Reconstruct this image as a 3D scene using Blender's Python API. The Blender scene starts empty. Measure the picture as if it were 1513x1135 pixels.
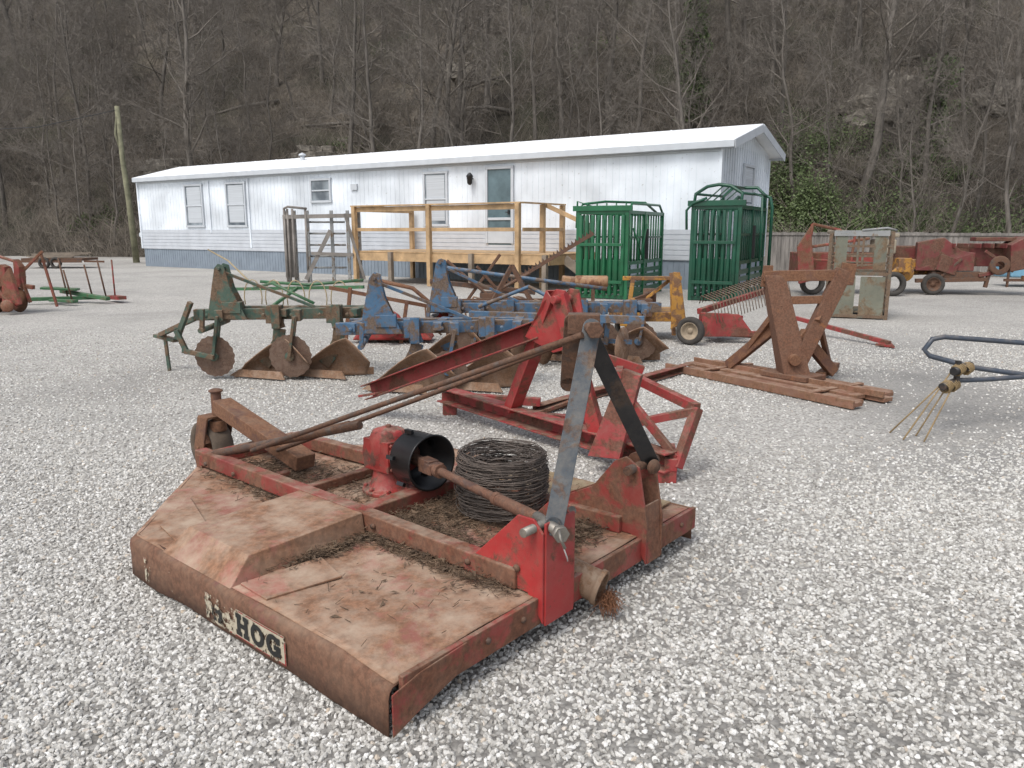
import bpy, math, random
from mathutils import Vector, Matrix, noise
random.seed(7)
R=random.random
def U(a,b): return a+(b-a)*random.random()
SC=bpy.context.scene
V=Vector
# ------------------------------------------------------------------ materials
def new_mat(name):
    m=bpy.data.materials.new(name); m.use_nodes=True
    nt=m.node_tree; nt.nodes.clear()
    o=nt.nodes.new('ShaderNodeOutputMaterial'); b=nt.nodes.new('ShaderNodeBsdfPrincipled')
    nt.links.new(b.outputs[0],o.inputs[0])
    return m,nt,b
def nd(nt,t,**k):
    n=nt.nodes.new(t)
    for a,v in k.items(): setattr(n,a,v)
    return n
def coord(nt,kind='Object'):
    return nd(nt,'ShaderNodeTexCoord').outputs[kind]
def noise_n(nt,co,scale,detail=6,rough=.6,stretch=None,dist=0):
    if stretch:
        mp=nd(nt,'ShaderNodeMapping'); mp.inputs['Scale'].default_value=stretch
        nt.links.new(co,mp.inputs[0]); co=mp.outputs[0]
    n=nd(nt,'ShaderNodeTexNoise'); n.inputs['Scale'].default_value=scale
    n.inputs['Detail'].default_value=detail; n.inputs['Roughness'].default_value=rough
    n.inputs['Distortion'].default_value=dist
    nt.links.new(co,n.inputs['Vector']); return n.outputs[0]
def ramp(nt,fac,stops):
    r=nd(nt,'ShaderNodeValToRGB'); e=r.color_ramp.elements
    while len(e)<len(stops): e.new(.5)
    for i,(p,c) in enumerate(stops):
        e[i].position=p
        if not isinstance(c,(tuple,list)): c=(c,c,c)
        e[i].color=(c[0],c[1],c[2],1)
    nt.links.new(fac,r.inputs[0]); return r.outputs[0]
def mix(nt,f,a,b,mode='MIX'):
    m=nd(nt,'ShaderNodeMix',data_type='RGBA',blend_type=mode)
    for i,x in ((0,f),(6,a),(7,b)):
        if isinstance(x,(int,float)): m.inputs[i].default_value=x
        elif isinstance(x,(tuple,list)): m.inputs[i].default_value=(x[0],x[1],x[2],1)
        else: nt.links.new(x,m.inputs[i])
    return m.outputs[2]
def bump(nt,b,h,dist=.005,strength=.5):
    n=nd(nt,'ShaderNodeBump'); n.inputs['Distance'].default_value=dist; n.inputs['Strength'].default_value=strength
    nt.links.new(h,n.inputs['Height']); nt.links.new(n.outputs[0],b.inputs['Normal'])
def mul(c,k): return tuple(x*k for x in c)
MC={}
RUST=(.17,.072,.036)
def paint(name,col,rust=.4,rcol=RUST,scale=7,rough=.6,dust=.25,dcol=(.34,.28,.21),bstr=.5,bd=.004):
    if name in MC: return MC[name]
    m,nt,b=new_mat(name); co=coord(nt)
    n1=noise_n(nt,co,scale,9,.68,dist=.3); n2=noise_n(nt,co,scale*9,6,.7); n3=noise_n(nt,co,scale*.5,4,.5)
    lo=.72-rust*.55
    pc=ramp(nt,n3,[(.3,mul(col,.72)),(.7,mul(col,1.2))])
    rc=ramp(nt,n2,[(.25,mul(rcol,.5)),(.5,rcol),(.75,mul(rcol,1.8))])
    f=ramp(nt,n1,[(lo-.04,0.),(lo+.04,1.)])
    c=mix(nt,f,pc,rc)
    sp=ramp(nt,n2,[(.62,0.),(.68,1.)])
    c=mix(nt,sp,c,mul(rcol,.7))
    n4=noise_n(nt,co,scale*1.7,7,.7)
    g=nd(nt,'ShaderNodeNewGeometry'); sx=nd(nt,'ShaderNodeSeparateXYZ'); nt.links.new(g.outputs['Normal'],sx.inputs[0])
    up=ramp(nt,sx.outputs[2],[(.1,.25),(.9,1.)])
    df=ramp(nt,n4,[(.40,0.),(.68,dust*2)])
    dd=mix(nt,1.,df,up,'MULTIPLY')
    c=mix(nt,dd,c,dcol)
    nt.links.new(c,b.inputs['Base Color'])
    rr=ramp(nt,f,[(0,rough),(1,.9)]); nt.links.new(rr,b.inputs['Roughness'])
    hh=mix(nt,.5,n2,f); bump(nt,b,hh,bd,bstr)
    MC[name]=m; return m
def simple(name,col,rough=.7,scale=8,var=.25,metal=0,bstr=.3,bd=.003,stretch=None):
    if name in MC: return MC[name]
    m,nt,b=new_mat(name); co=coord(nt)
    n=noise_n(nt,co,scale,8,.65,stretch)
    c=ramp(nt,n,[(.3,mul(col,1-var)),(.7,mul(col,1+var))])
    nt.links.new(c,b.inputs['Base Color']); b.inputs['Roughness'].default_value=rough; b.inputs['Metallic'].default_value=metal
    bump(nt,b,n,bd,bstr); MC[name]=m; return m
# ------------------------------------------------------------------ mesh builder
class M:
    def __init__(s): s.v=[]; s.f=[]; s.sm=[]
    def add(s,vs,fs,smooth=False):
        o=len(s.v); s.v+= [tuple(x) for x in vs]
        for f in fs: s.f.append([i+o for i in f]); s.sm.append(smooth)
        return s
    def box(s,c,d,rz=0,ry=0,rx=0):
        c=V(c); h=V(d)/2; rot=Matrix.Rotation(rz,3,'Z')@Matrix.Rotation(ry,3,'Y')@Matrix.Rotation(rx,3,'X')
        vs=[c+rot@V((x*h.x,y*h.y,z*h.z)) for x in(-1,1) for y in(-1,1) for z in(-1,1)]
        return s.add(vs,[(0,1,3,2),(4,6,7,5),(0,4,5,1),(2,3,7,6),(0,2,6,4),(1,5,7,3)])
    def beam(s,p,q,w,h,up=(0,0,1)):
        p=V(p);q=V(q);d=(q-p).normalized();up=V(up)
        if abs(d.dot(up))>.98: up=V((0,1,0)) if abs(d.y)<.9 else V((1,0,0))
        sd=d.cross(up).normalized(); u=sd.cross(d).normalized()
        vs=[a+sd*x*w/2+u*z*h/2 for a in(p,q) for x in(-1,1) for z in(-1,1)]
        return s.add(vs,[(0,1,3,2),(4,6,7,5),(0,4,5,1),(2,3,7,6),(0,2,6,4),(1,5,7,3)])
    def chan(s,p,q,w,h,t=.008,up=(0,0,1),flip=1):
        p=V(p);q=V(q);d=(q-p).normalized();up=V(up)
        if abs(d.dot(up))>.98: up=V((0,1,0))
        sd=d.cross(up).normalized(); u=sd.cross(d).normalized()
        s.beam(p-sd*flip*w/2,q-sd*flip*w/2,t,h,u)
        s.beam(p+u*(h/2-t/2)+sd*flip*t/2,q+u*(h/2-t/2)+sd*flip*t/2,w-.001,t,u)
        s.beam(p-u*(h/2-t/2)+sd*flip*t/2,q-u*(h/2-t/2)+sd*flip*t/2,w-.001,t,u)
        return s
    def tube(s,pts,r,n=8,caps=True,smooth=True):
        pts=[V(p) for p in pts]; k=len(pts)
        rs=r if isinstance(r,(list,tuple)) else [r]*k
        vs=[];fs=[];prev=None
        for i,p in enumerate(pts):
            d=(pts[min(i+1,k-1)]-pts[max(i-1,0)])
            d=d.normalized() if d.length>1e-9 else V((0,0,1))
            if prev is None:
                a=V((0,0,1)) if abs(d.z)<.9 else V((1,0,0)); sd=d.cross(a).normalized()
            else:
                sd=prev-d*prev.dot(d); sd=sd.normalized() if sd.length>1e-6 else d.orthogonal().normalized()
            prev=sd; u=d.cross(sd)
            for j in range(n):
                an=2*math.pi*j/n; vs.append(p+(sd*math.cos(an)+u*math.sin(an))*rs[i])
        for i in range(k-1):
            for j in range(n):
                a=i*n+j;b=i*n+(j+1)%n; fs.append((a,b,b+n,a+n))
        s.add(vs,fs,smooth)
        if caps and n>3:
            o=len(s.v)-len(vs)
            s.f.append([o+j for j in range(n)][::-1]); s.sm.append(False)
            s.f.append([o+(k-1)*n+j for j in range(n)]); s.sm.append(False)
        return s
    def lathe(s,c,ax,prof,n=28,smooth=True,jag=0,closed=False):
        c=V(c);ax=V(ax).normalized(); a=ax.orthogonal().normalized(); b=ax.cross(a)
        vs=[];fs=[];k=len(prof)
        for i in range(n):
            an=2*math.pi*i/n
            for (r,z) in prof:
                rr=r*(1-jag*(i%2)) if jag and r>.7*max(p[0] for p in prof) else r
                vs.append(c+ax*z+(a*math.cos(an)+b*math.sin(an))*rr)
        m=k if closed else k-1
        for i in range(n):
            for j in range(m):
                j2=(j+1)%k; p=i*k;q=((i+1)%n)*k
                fs.append((p+j,p+j2,q+j2,q+j))
        return s.add(vs,fs,smooth)
    def cyl(s,p,q,r,n=20): return s.tube([p,q],r,n)
    def prism(s,poly,th):
        th=V(th); a=[V(p)-th/2 for p in poly]; b=[V(p)+th/2 for p in poly]; n=len(poly)
        fs=[tuple(range(n))[::-1],tuple(range(n,2*n))]+[(i,(i+1)%n,(i+1)%n+n,i+n) for i in range(n)]
        return s.add(a+b,fs)
    def grid(s,fn,nu,nv,smooth=True):
        vs=[fn(i/nu,j/nv) for i in range(nu+1) for j in range(nv+1)]
        fs=[(i*(nv+1)+j,(i+1)*(nv+1)+j,(i+1)*(nv+1)+j+1,i*(nv+1)+j+1) for i in range(nu) for j in range(nv)]
        return s.add(vs,fs,smooth)
    def tyre(s,c,ax,r,w):
        prof=[(r*.62,-w*.42),(r*.8,-w*.5),(r*.94,-w*.46),(r,-w*.25),(r*1.0,0),(r,w*.25),(r*.94,w*.46),(r*.8,w*.5),(r*.62,w*.42)]
        return s.lathe(c,ax,prof,28,closed=True)
    def rim(s,c,ax,r,w):
        prof=[(0.001,w*.12),(r*.2,w*.14),(r*.22,w*.02),(r*.5,w*.02),(r*.56,w*.38),(r*.635,w*.43),(r*.635,-w*.43),(r*.5,-w*.05),(0.001,-w*.05)]
        return s.lathe(c,ax,prof,24)
def mkmesh(name,mb,mat,off=None):
    me=bpy.data.meshes.new(name)
    vs=mb.v if off is None else [(a[0]-off[0],a[1]-off[1],a[2]-off[2]) for a in mb.v]
    me.from_pydata(vs,[],mb.f); me.update()
    me.polygons.foreach_set('use_smooth',mb.sm)
    if mat: me.materials.append(mat)
    return me
def link(o): SC.collection.objects.link(o); return o
def thing(name,loc,label,cat,rz=0,group=None):
    e=bpy.data.objects.new(name,None); e.location=loc; e.rotation_euler=(0,0,rz); e.empty_display_size=.2
    e['label']=label; e['category']=cat
    if group: e['group']=group
    return link(e)
def part(par,name,mb,mat,world=False,bevel=0,label=None,sub=None,solid=0):
    off=None
    if world: off=par.location if par.parent is None else par.parent.location
    o=bpy.data.objects.new(name,mkmesh(name,mb,mat,off)); link(o); o.parent=par
    if label: o['label']=label
    if solid:
        md=o.modifiers.new('s','SOLIDIFY'); md.thickness=solid; md.offset=-1
    if bevel:
        md=o.modifiers.new('b','BEVEL'); md.width=bevel; md.segments=2; md.limit_method='ANGLE'; md.angle_limit=.6
    return o
def single(name,mb,mat,label=None,cat=None,kind=None,group=None,loc=None,bevel=0):
    o=bpy.data.objects.new(name,mkmesh(name,mb,mat,loc)); link(o)
    if loc is not None: o.location=loc
    if label: o['label']=label
    if cat: o['category']=cat
    if kind: o['kind']=kind
    if group: o['group']=group
    if bevel:
        md=o.modifiers.new('b','BEVEL'); md.width=bevel; md.segments=2; md.limit_method='ANGLE'; md.angle_limit=.6
    return o
# ------------------------------------------------------------------ camera, light
cam=bpy.data.cameras.new('camera'); co=bpy.data.objects.new('camera',cam); link(co)
co.location=(0,0,1.6); co.rotation_euler=(math.radians(90-11.3),0,0)
cam.sensor_width=36; cam.lens=27.05; cam.clip_end=1000; cam.clip_start=.05
SC.camera=co
w=bpy.data.worlds.new('World'); SC.world=w; w.use_nodes=True; nt=w.node_tree
bg=nt.nodes['Background']; sky=nt.nodes.new('ShaderNodeTexSky'); sky.sky_type='NISHITA'; sky.sun_disc=False
EL,AZ=math.radians(55),math.radians(215)
sky.sun_elevation=EL; sky.sun_rotation=AZ; sky.dust_density=3; sky.air_density=1
hs=nt.nodes.new('ShaderNodeHueSaturation'); hs.inputs['Saturation'].default_value=.42; hs.inputs['Value'].default_value=1.4
nt.links.new(sky.outputs[0],hs.inputs['Color']); nt.links.new(hs.outputs[0],bg.inputs[0]); bg.inputs[1].default_value=.15
sl=bpy.data.lights.new('sun','SUN'); sl.energy=1.5; sl.angle=math.radians(20); sl.color=(1,.97,.92)
so=bpy.data.objects.new('sun',sl); link(so)
sd=V((math.sin(AZ)*math.cos(EL),math.cos(AZ)*math.cos(EL),math.sin(EL)))
so.rotation_euler=(-sd).to_track_quat('-Z','Y').to_euler()
SC.view_settings.view_transform='Standard'; SC.view_settings.look='None'; SC.view_settings.exposure=0
# ------------------------------------------------------------------ ground
def lane_f(x,y): return math.exp(-((x-(1.7+.34*y))/.85)**2)*max(0,min(1,(y-3.0)/1.5))*max(0,min(1,(13-y)/3))
def gravel_mat():
    m,nt,b=new_mat('gravel'); co=coord(nt)
    vo=nd(nt,'ShaderNodeTexVoronoi'); vo.inputs['Scale'].default_value=52; nt.links.new(co,vo.inputs['Vector'])
    v2=nd(nt,'ShaderNodeTexVoronoi'); v2.inputs['Scale'].default_value=140; nt.links.new(co,v2.inputs['Vector'])
    bw=nd(nt,'ShaderNodeRGBToBW'); nt.links.new(vo.outputs['Color'],bw.inputs[0])
    c=ramp(nt,bw.outputs[0],[(.1,(.28,.265,.24)),(.35,(.39,.37,.34)),(.6,(.48,.46,.42)),(.9,(.62,.60,.56))])
    bw2=nd(nt,'ShaderNodeRGBToBW'); nt.links.new(v2.outputs['Color'],bw2.inputs[0])
    c2=ramp(nt,bw2.outputs[0],[(.1,(.25,.24,.222)),(.8,(.43,.415,.385))])
    n=noise_n(nt,co,.42,8,.62,dist=.6); f=ramp(nt,n,[(.46,0.),(.66,.8)])
    n5=noise_n(nt,co,.9,6,.6); fc=ramp(nt,n5,[(.35,(.26,.25,.235)),(.7,(.42,.395,.355))])
    fine=mix(nt,.55,c2,fc)
    c=mix(nt,f,c,fine)
    at=nd(nt,'ShaderNodeAttribute',attribute_name='lane')
    lf=mix(nt,1.,at.outputs['Fac'],ramp(nt,n5,[(.3,.4),(.55,1.)]),'MULTIPLY')
    n6=noise_n(nt,co,2.2,8,.7); lc=ramp(nt,n6,[(.35,(.21,.205,.195)),(.55,(.29,.28,.262)),(.7,(.44,.41,.37))])
    c=mix(nt,lf,c,mix(nt,.45,lc,c2))
    ed=ramp(nt,vo.outputs['Distance'],[(.0,1.),(.5,.85),(.85,.42)])
    c=mix(nt,.6,c,ed,'MULTIPLY')
    n3=noise_n(nt,co,.2,5,.55); tone=ramp(nt,n3,[(.3,.84),(.5,1.),(.7,1.1)])
    c=mix(nt,1.,c,tone,'MULTIPLY')
    at2=nd(nt,'ShaderNodeAttribute',attribute_name='gap_shade')
    dk_=ramp(nt,at2.outputs['Fac'],[(0.,1.),(1.,.62)])  # gap shadow between near stones, painted as a darker ground colour
    c=mix(nt,1.,c,dk_,'MULTIPLY')
    nt.links.new(c,b.inputs['Base Color']); b.inputs['Roughness'].default_value=.9
    inv=nd(nt,'ShaderNodeMath',operation='SUBTRACT'); inv.inputs[0].default_value=1; nt.links.new(vo.outputs['Distance'],inv.inputs[1])
    bump(nt,b,inv.outputs[0],.010,.6); return m
GR=gravel_mat()
g=M()
xs=[-220,-160,-110,-70,-45,-30,-20,-14]+[-10+.5*i for i in range(53)]+[20,28,40,60,90,130,180,220]
ys=[-60,-30,-12,-4]+[-1+.5*i for i in range(43)]+[24,30,40,55,80,120,180,240]
nx_,ny_=len(xs),len(ys)
g.add([(x,y,0) for x in xs for y in ys],[(i*ny_+j,(i+1)*ny_+j,(i+1)*ny_+j+1,i*ny_+j+1) for i in range(nx_-1) for j in range(ny_-1)])
o=single('ground',g,GR,kind='structure')
at=o.data.attributes.new('lane','FLOAT','POINT'); at.data.foreach_set('value',[lane_f(x,y) for x in xs for y in ys])
at=o.data.attributes.new('gap_shade','FLOAT','POINT'); at.data.foreach_set('value',[max(0,min(1,(5.6-y)/3.4))*(1-lane_f(x,y)) for x in xs for y in ys])  # mask for the painted gap shadow, fades out with distance
def stone_mat():
    m,nt,b=new_mat('stone'); oi=nd(nt,'ShaderNodeObjectInfo')
    c=ramp(nt,oi.outputs['Random'],[(0,(.25,.235,.215)),(.18,(.38,.365,.335)),(.5,(.50,.485,.45)),(.78,(.60,.585,.55)),(.95,(.74,.73,.70)),(1,(.46,.38,.29))])
    n=noise_n(nt,coord(nt),1.5,5,.6); c=mix(nt,.3,c,ramp(nt,n,[(.3,.6),(.7,1.25)]),'MULTIPLY')
    nt.links.new(c,b.inputs['Base Color']); b.inputs['Roughness'].default_value=.85; return m
def stones():
    vs=[];fs=[];dens=[]
    x0,x1,y0,y1,nx,ny=-9,10,.8,15,76,57
    for i in range(nx+1):
        for j in range(ny+1):
            x=x0+(x1-x0)*i/nx; y=y0+(y1-y0)*j/ny
            vs.append((x,y,.001))
            k=3900*max(0,min(1,(5.9-y)/3.0)) + 900*max(0,min(1,(13.0-y)/5))
            if abs(x)>.80*y+1.0: k=0
            nn=noise.fractal(V((x*.38,y*.38,3.1)),1,2,3)
            q=.92-nn*1.2-.9*lane_f(x,y)*(.6+noise.noise(V((x*1.1,y*1.1,0))))
            k*=max(.10,min(1.1,q))
            dens.append(k)
    fs=[(i*(ny+1)+j,(i+1)*(ny+1)+j,(i+1)*(ny+1)+j+1,i*(ny+1)+j+1) for i in range(nx) for j in range(ny)]
    me=bpy.data.meshes.new('loose_gravel'); me.from_pydata(vs,[],fs)
    at=me.attributes.new('dens','FLOAT','POINT'); at.data.foreach_set('value',dens)
    sm=stone_mat(); me.materials.append(sm)
    o=bpy.data.objects.new('loose_gravel',me); link(o); o['kind']='stuff'
    ng=bpy.data.node_groups.new('scatter','GeometryNodeTree')
    ng.interface.new_socket('Geometry',in_out='INPUT',socket_type='NodeSocketGeometry')
    ng.interface.new_socket('Geometry',in_out='OUTPUT',socket_type='NodeSocketGeometry')
    n=ng.nodes; l=ng.links
    gi=n.new('NodeGroupInput'); go=n.new('NodeGroupOutput')
    dp=n.new('GeometryNodeDistributePointsOnFaces'); na=n.new('GeometryNodeInputNamedAttribute'); na.data_type='FLOAT'; na.inputs[0].default_value='dens'
    l.new(gi.outputs[0],dp.inputs['Mesh']); l.new(na.outputs[0],dp.inputs['Density'])
    ic=n.new('GeometryNodeMeshIcoSphere'); ic.inputs['Radius'].default_value=1; ic.inputs['Subdivisions'].default_value=2
    sp=n.new('GeometryNodeSetPosition'); nz=n.new('ShaderNodeTexNoise'); nz.inputs['Scale'].default_value=1.1
    vm=n.new('ShaderNodeVectorMath'); vm.operation='SUBTRACT'; vm.inputs[1].default_value=(.5,.5,.5)
    vs2=n.new('ShaderNodeVectorMath'); vs2.operation='SCALE'; vs2.inputs['Scale'].default_value=1.5
    l.new(nz.outputs['Color'],vm.inputs[0]); l.new(vm.outputs[0],vs2.inputs[0]); l.new(ic.outputs[0],sp.inputs[0]); l.new(vs2.outputs[0],sp.inputs['Offset'])
    smn=n.new('GeometryNodeSetMaterial'); smn.inputs['Material'].default_value=sm; l.new(sp.outputs[0],smn.inputs[0])
    iop=n.new('GeometryNodeInstanceOnPoints'); l.new(dp.outputs['Points'],iop.inputs['Points']); l.new(smn.outputs[0],iop.inputs['Instance'])
    rv=n.new('FunctionNodeRandomValue'); rv.data_type='FLOAT_VECTOR'; rv.inputs[0].default_value=(.0045,.004,.003); rv.inputs[1].default_value=(.0150,.0120,.0100)
    rr=n.new('FunctionNodeRandomValue'); rr.data_type='FLOAT_VECTOR'; rr.inputs[0].default_value=(-.7,-.7,0); rr.inputs[1].default_value=(.7,.7,6.28); rr.inputs['Seed'].default_value=4
    l.new(rv.outputs[0],iop.inputs['Scale']); l.new(rr.outputs[0],iop.inputs['Rotation'])
    l.new(iop.outputs[0],go.inputs[0])
    md=o.modifiers.new('scatter','NODES'); md.node_group=ng
stones()
# ------------------------------------------------------------------ hill
def base_y(x): return 42-.22*x
def fbm(x,y,z=0,s=1): return noise.fractal(V((x*s,y*s,z)),1.0,2.0,5)
def hill_h(x,y):
    D=y-base_y(x)-2.0*noise.noise(V((x*.08,0,1)))
    if D<=0: return -.15
    h=.66*D*(1-math.exp(-D/5))+ .25*min(D,3)
    a=min(1,D/8)
    h+=a*(fbm(x,y,0,.06)*2.6+fbm(x,y,4,.3)*.55)
    return h-.15
hm=M()
NX,NY=190,120
def hp(a,b):
    x=-110+220*a; y=base_y(x)-3+ (b**1.35)*105
    return (x,y,hill_h(x,y))
hm.grid(hp,NX,NY)
m,nt,b=new_mat('leaf_litter'); cc=coord(nt)
n1=noise_n(nt,cc,.35,9,.7); n2=noise_n(nt,cc,5,9,.78); n3=noise_n(nt,cc,.12,5,.6)
c=ramp(nt,n2,[(.30,(.026,.022,.018)),(.45,(.100,.083,.064)),(.58,(.170,.145,.115)),(.74,(.30,.265,.215))])
f=ramp(nt,n1,[(.4,.45),(.62,1.15)]); c=mix(nt,1.,c,f,'MULTIPLY')
gf=ramp(nt,n3,[(.50,0.),(.66,.5)]); c=mix(nt,gf,c,(.050,.066,.028))
nt.links.new(c,b.inputs['Base Color']); b.inputs['Roughness'].default_value=.95; bump(nt,b,n2,.3,.8)
single('hill',hm,m,kind='structure')
# ------------------------------------------------------------------ trees
BARK=simple('bark',(.140,.125,.108),.9,5,.55,bstr=.6,bd=.02,stretch=(1,1,.25))
TWIG=simple('twig',(.172,.152,.130),.9,3,.4)
def rdir(d,a):
    p=d.orthogonal().normalized(); p=Matrix.Rotation(U(0,6.28),3,d)@p
    return (d*math.cos(a)+p*math.sin(a)).normalized()
def limb(mb,p,d,L,r,lev,nseg=3):
    pts=[p];rs=[r];q=V(p);dd=V(d)
    for i in range(nseg):
        dd=(dd+V((U(-.25,.25),U(-.25,.25),U(-.08,.25)))).normalized(); q=q+dd*L/nseg; pts.append(q.copy()); rs.append(r*(1-.75*(i+1)/nseg))
    mb.tube(pts,rs,4 if lev==0 else 3,caps=False)
    if lev<3:
        for k in range((6,5,4)[lev]):
            t=U(.25,1); i=min(int(t*nseg),nseg-1); a=pts[i].lerp(pts[i+1],t*nseg-i)
            limb(mb,a,rdir((pts[i+1]-pts[i]).normalized(),U(.4,1.1)),L*U(.35,.6),max(rs[i]*.5,.010),lev+1,2)
def tree_meshes(h,r,first):
    tr=M(); pts=[];rs=[]; q=V((0,0,-.6)); dx=U(-.10,.10);dy=U(-.05,.05); n=10
    for i in range(n+1):
        t=i/n; pts.append(V((q.x,q.y,-.6+h*t))); rs.append(r*(1-.88*t)*(1.25 if i==0 else 1)+.01)
        q.x+=dx+U(-.18,.18); q.y+=dy+U(-.18,.18)
    tr.tube(pts,rs,7,caps=False)
    cr=M()
    for k in range(17):
        t=first+(1-first)*(k+U(0,.8))/17; i=min(int(t*n),n-1); a=pts[i].lerp(pts[i+1],t*n-i)
        an=U(0,6.28); d=V((math.cos(an),math.sin(an),U(.35,1.3))).normalized()
        limb(cr,a,d,h*U(.17,.33)*(1.25-.6*t),rs[i]*.42,0,4)
    return mkmesh('trunk',tr,BARK),mkmesh('crown',cr,TWIG),
TV=[tree_meshes(h,r,f) for h,r,f in ((14,.16,.25),(17,.22,.3),(11,.10,.2),(18,.19,.35),(9,.07,.15),(13,.12,.25),(7,.055,.12))]
pl=[];tries=0
while len(pl)<288 and tries<9000:
    tries+=1
    D=58*R()**1.45+.5; x=U(-60,60); y=base_y(x)+D
    if abs(x)>y*.72+2: continue
    if x>-20 and x<10 and D<1.5: continue
    md=1.2+D*.03
    if any((x-a)**2+(y-b)**2<md*md for a,b in pl): continue
    pl.append((x,y))
for x,y in pl:
    k=random.choice([0,1,2,2,3,4,4,4,5,5,6,6]); s=U(.75,1.2)
    z=hill_h(x,y); lean=(U(-.13,.13),U(-.13,.08),U(0,6.28))
    e=bpy.data.objects.new('bare_tree',TV[k][0]); e.location=(x,y,z); e.scale=(s,s,s); e.rotation_euler=lean; link(e)
    e['label']='slender bare tree without leaves on the brown wooded slope'; e['category']='tree'; e['group']='bare trees on the hillside'
    c=bpy.data.objects.new('crown',TV[k][1]); c.parent=e; link(c)
br=M()
for i in range(9000):
    D=58*R()**1.35; x=U(-58,58); y=base_y(x)+D
    if abs(x)>y*.72+2: continue
    z=hill_h(x,y); hh=U(.6,3.2)
    for k in range(4):
        a=V((x+U(-.3,.3),y+U(-.3,.3),z-.1)); d=V((U(-.8,.8),U(-.8,.3),1)).normalized()
        mid=a+d*hh*.55; e=mid+(d+V((U(-.9,.9),U(-.9,.9),U(-.8,.2)))).normalized()*hh*.5
        br.tube([a,mid,e],[.020,.012,.005],3,caps=False)
        f=mid+(d+V((U(-1,1),U(-1,1),0))).normalized()*hh*.4
        br.tube([mid,f],[.012,.005],3,caps=False)
single('underbrush',br,simple('brush',(.205,.178,.145),.9,.6,.5),kind='stuff')
random.seed(23)
for i in range(12):
    x=U(-24,30); y=base_y(x)+U(2,22); z=hill_h(x,y); L=U(3,7); a=U(-.5,.5)+(3.14 if R()<.5 else 0)
    x2=x+L*math.cos(a); y2=y+L*math.sin(a)
    mb=M(); mb.tube([(0,0,.15),((x2-x)/2,(y2-y)/2,(hill_h(x2,y2)-z)/2+.35),(x2-x,y2-y,hill_h(x2,y2)-z+.2)],[.17,.13,.06],7)
    o=single('fallen_log',mb,BARK,'fallen grey tree trunk lying across the wooded slope','log',group='fallen logs on the slope'); o.location=(x,y,z)
iv=M()
def leafy(cx,cy,rx,rz,n,s=.09):
    for i in range(n):
        a=U(0,6.28);r=math.sqrt(R()); x=cx+rx*r*math.cos(a); y=cy+U(-1,1)*rx*.6
        lump=.55+.6*max(0,noise.noise(V((x*.9,y*.9,7)))+.4)
        z=hill_h(x,y)+rz*lump*R()**1.1*(1-r*.5)
        p=V((x,y,z)); d1=V((U(-1,1),U(-1,1),U(-1,1))).normalized()*U(s*.5,s); d2=d1.orthogonal().normalized()*U(s*.4,s*.8)
        iv.add([p-d1-d2*.4,p+d2,p+d1-d2*.4,p-d2],[(0,1,2,3)])
random.seed(11)
for (u_,dd,rx,rz,n) in [(15.6,40.3,2.2,5.4,6400),(17.6,40.2,2.4,4.0,4200),(19.8,39.6,2.8,3.0,3400),(22.5,38.6,3.0,2.8,3200),(25.5,38,2.6,2.6,2400),(14.6,42.5,2.0,5.4,4200),(16.5,45,2.4,4.2,3000),(19,47,2.8,3.0,2000),(23,44,3.0,3.0,2400),(28,40,2.5,2.6,1800),(12.5,40,2,3.4,2200),(27,50,2.5,2.5,900),(-12,54,2.5,1.2,400),(-27,51,2,1.4,500),(6,60,2.5,2,600)]:
    for q in range(7):
        leafy(u_+U(-.6,.6)*rx,dd+U(-.4,.8),rx*U(.3,.7),rz*U(.4,1),n//7)
single('ivy_thicket',iv,simple('ivy_leaf',(.085,.118,.042),.65,2.5,.65),kind='stuff')
def ivytree(x,y,h,lab,nl,wd):
    z=hill_h(x,y); t=thing('ivy_covered_tree',(x,y,z),lab,'tree')
    tb=M(); tb.tube([(0,0,-.5),(.2,0,h*.5),(.1,.1,h),(.2,.1,h+4)],[.2,.17,.12,.06],7); part(t,'trunk',tb,BARK)
    cb=M()
    for i in range(nl):
        zz=h*(.1+.9*R()); a=U(0,6.28); rr=.2+wd*max(0,.5+noise.noise(V((a*.8,zz*.7,x))))*1.2
        rr*=R()**.5
        p=V((.15+rr*math.cos(a),rr*math.sin(a),zz)); d1=V((U(-1,1),U(-1,1),U(-1,1))).normalized()*.11; d2=d1.orthogonal().normalized()*.08
        cb.add([p-d1,p+d2,p+d1,p-d2],[(0,1,2,3)])
    part(t,'crown',cb,MC['ivy_leaf'])
ivytree(11.3,51,11,'tree trunk wrapped in dark green ivy on the slope',5200,1.0)
ivytree(23.5,45,5.5,'small tree overgrown with green ivy above the fence',1200,.7)
RK=simple('sandstone',(.21,.19,.16),.9,1.2,.55,bstr=.9,bd=.15,stretch=(1,1,3))
for (x,y,sx,sz) in [(-19,50,2.6,1.2),(-13,53,1.6,.9),(22.5,50,2.4,1.7),(25,53,2.0,1.8),(30,50,1.5,1.2),(-23,54,1.8,1.0),(-4,62,1.8,.8)]:
    mb=M(); z=hill_h(x,y)
    def rf(a,b):
        th=a*math.pi*2; ph=b*math.pi
        p=V((math.cos(th)*math.sin(ph),math.sin(th)*math.sin(ph),math.cos(ph)))
        k=1+.45*noise.fractal(p*2+V((x,y,0)),1,2,4)
        q=V((p.x*sx,p.y*1.4,p.z*sz))*k
        q.z=round(q.z*2.2)/2.2*.6+q.z*.4
        return q
    mb.grid(rf,36,18,smooth=False)
    o=single('rock_outcrop',mb,RK,'weathered layered sandstone outcrop on the wooded slope','rock',group='rock outcrops'); o.location=(x,y,z+.05)
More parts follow.
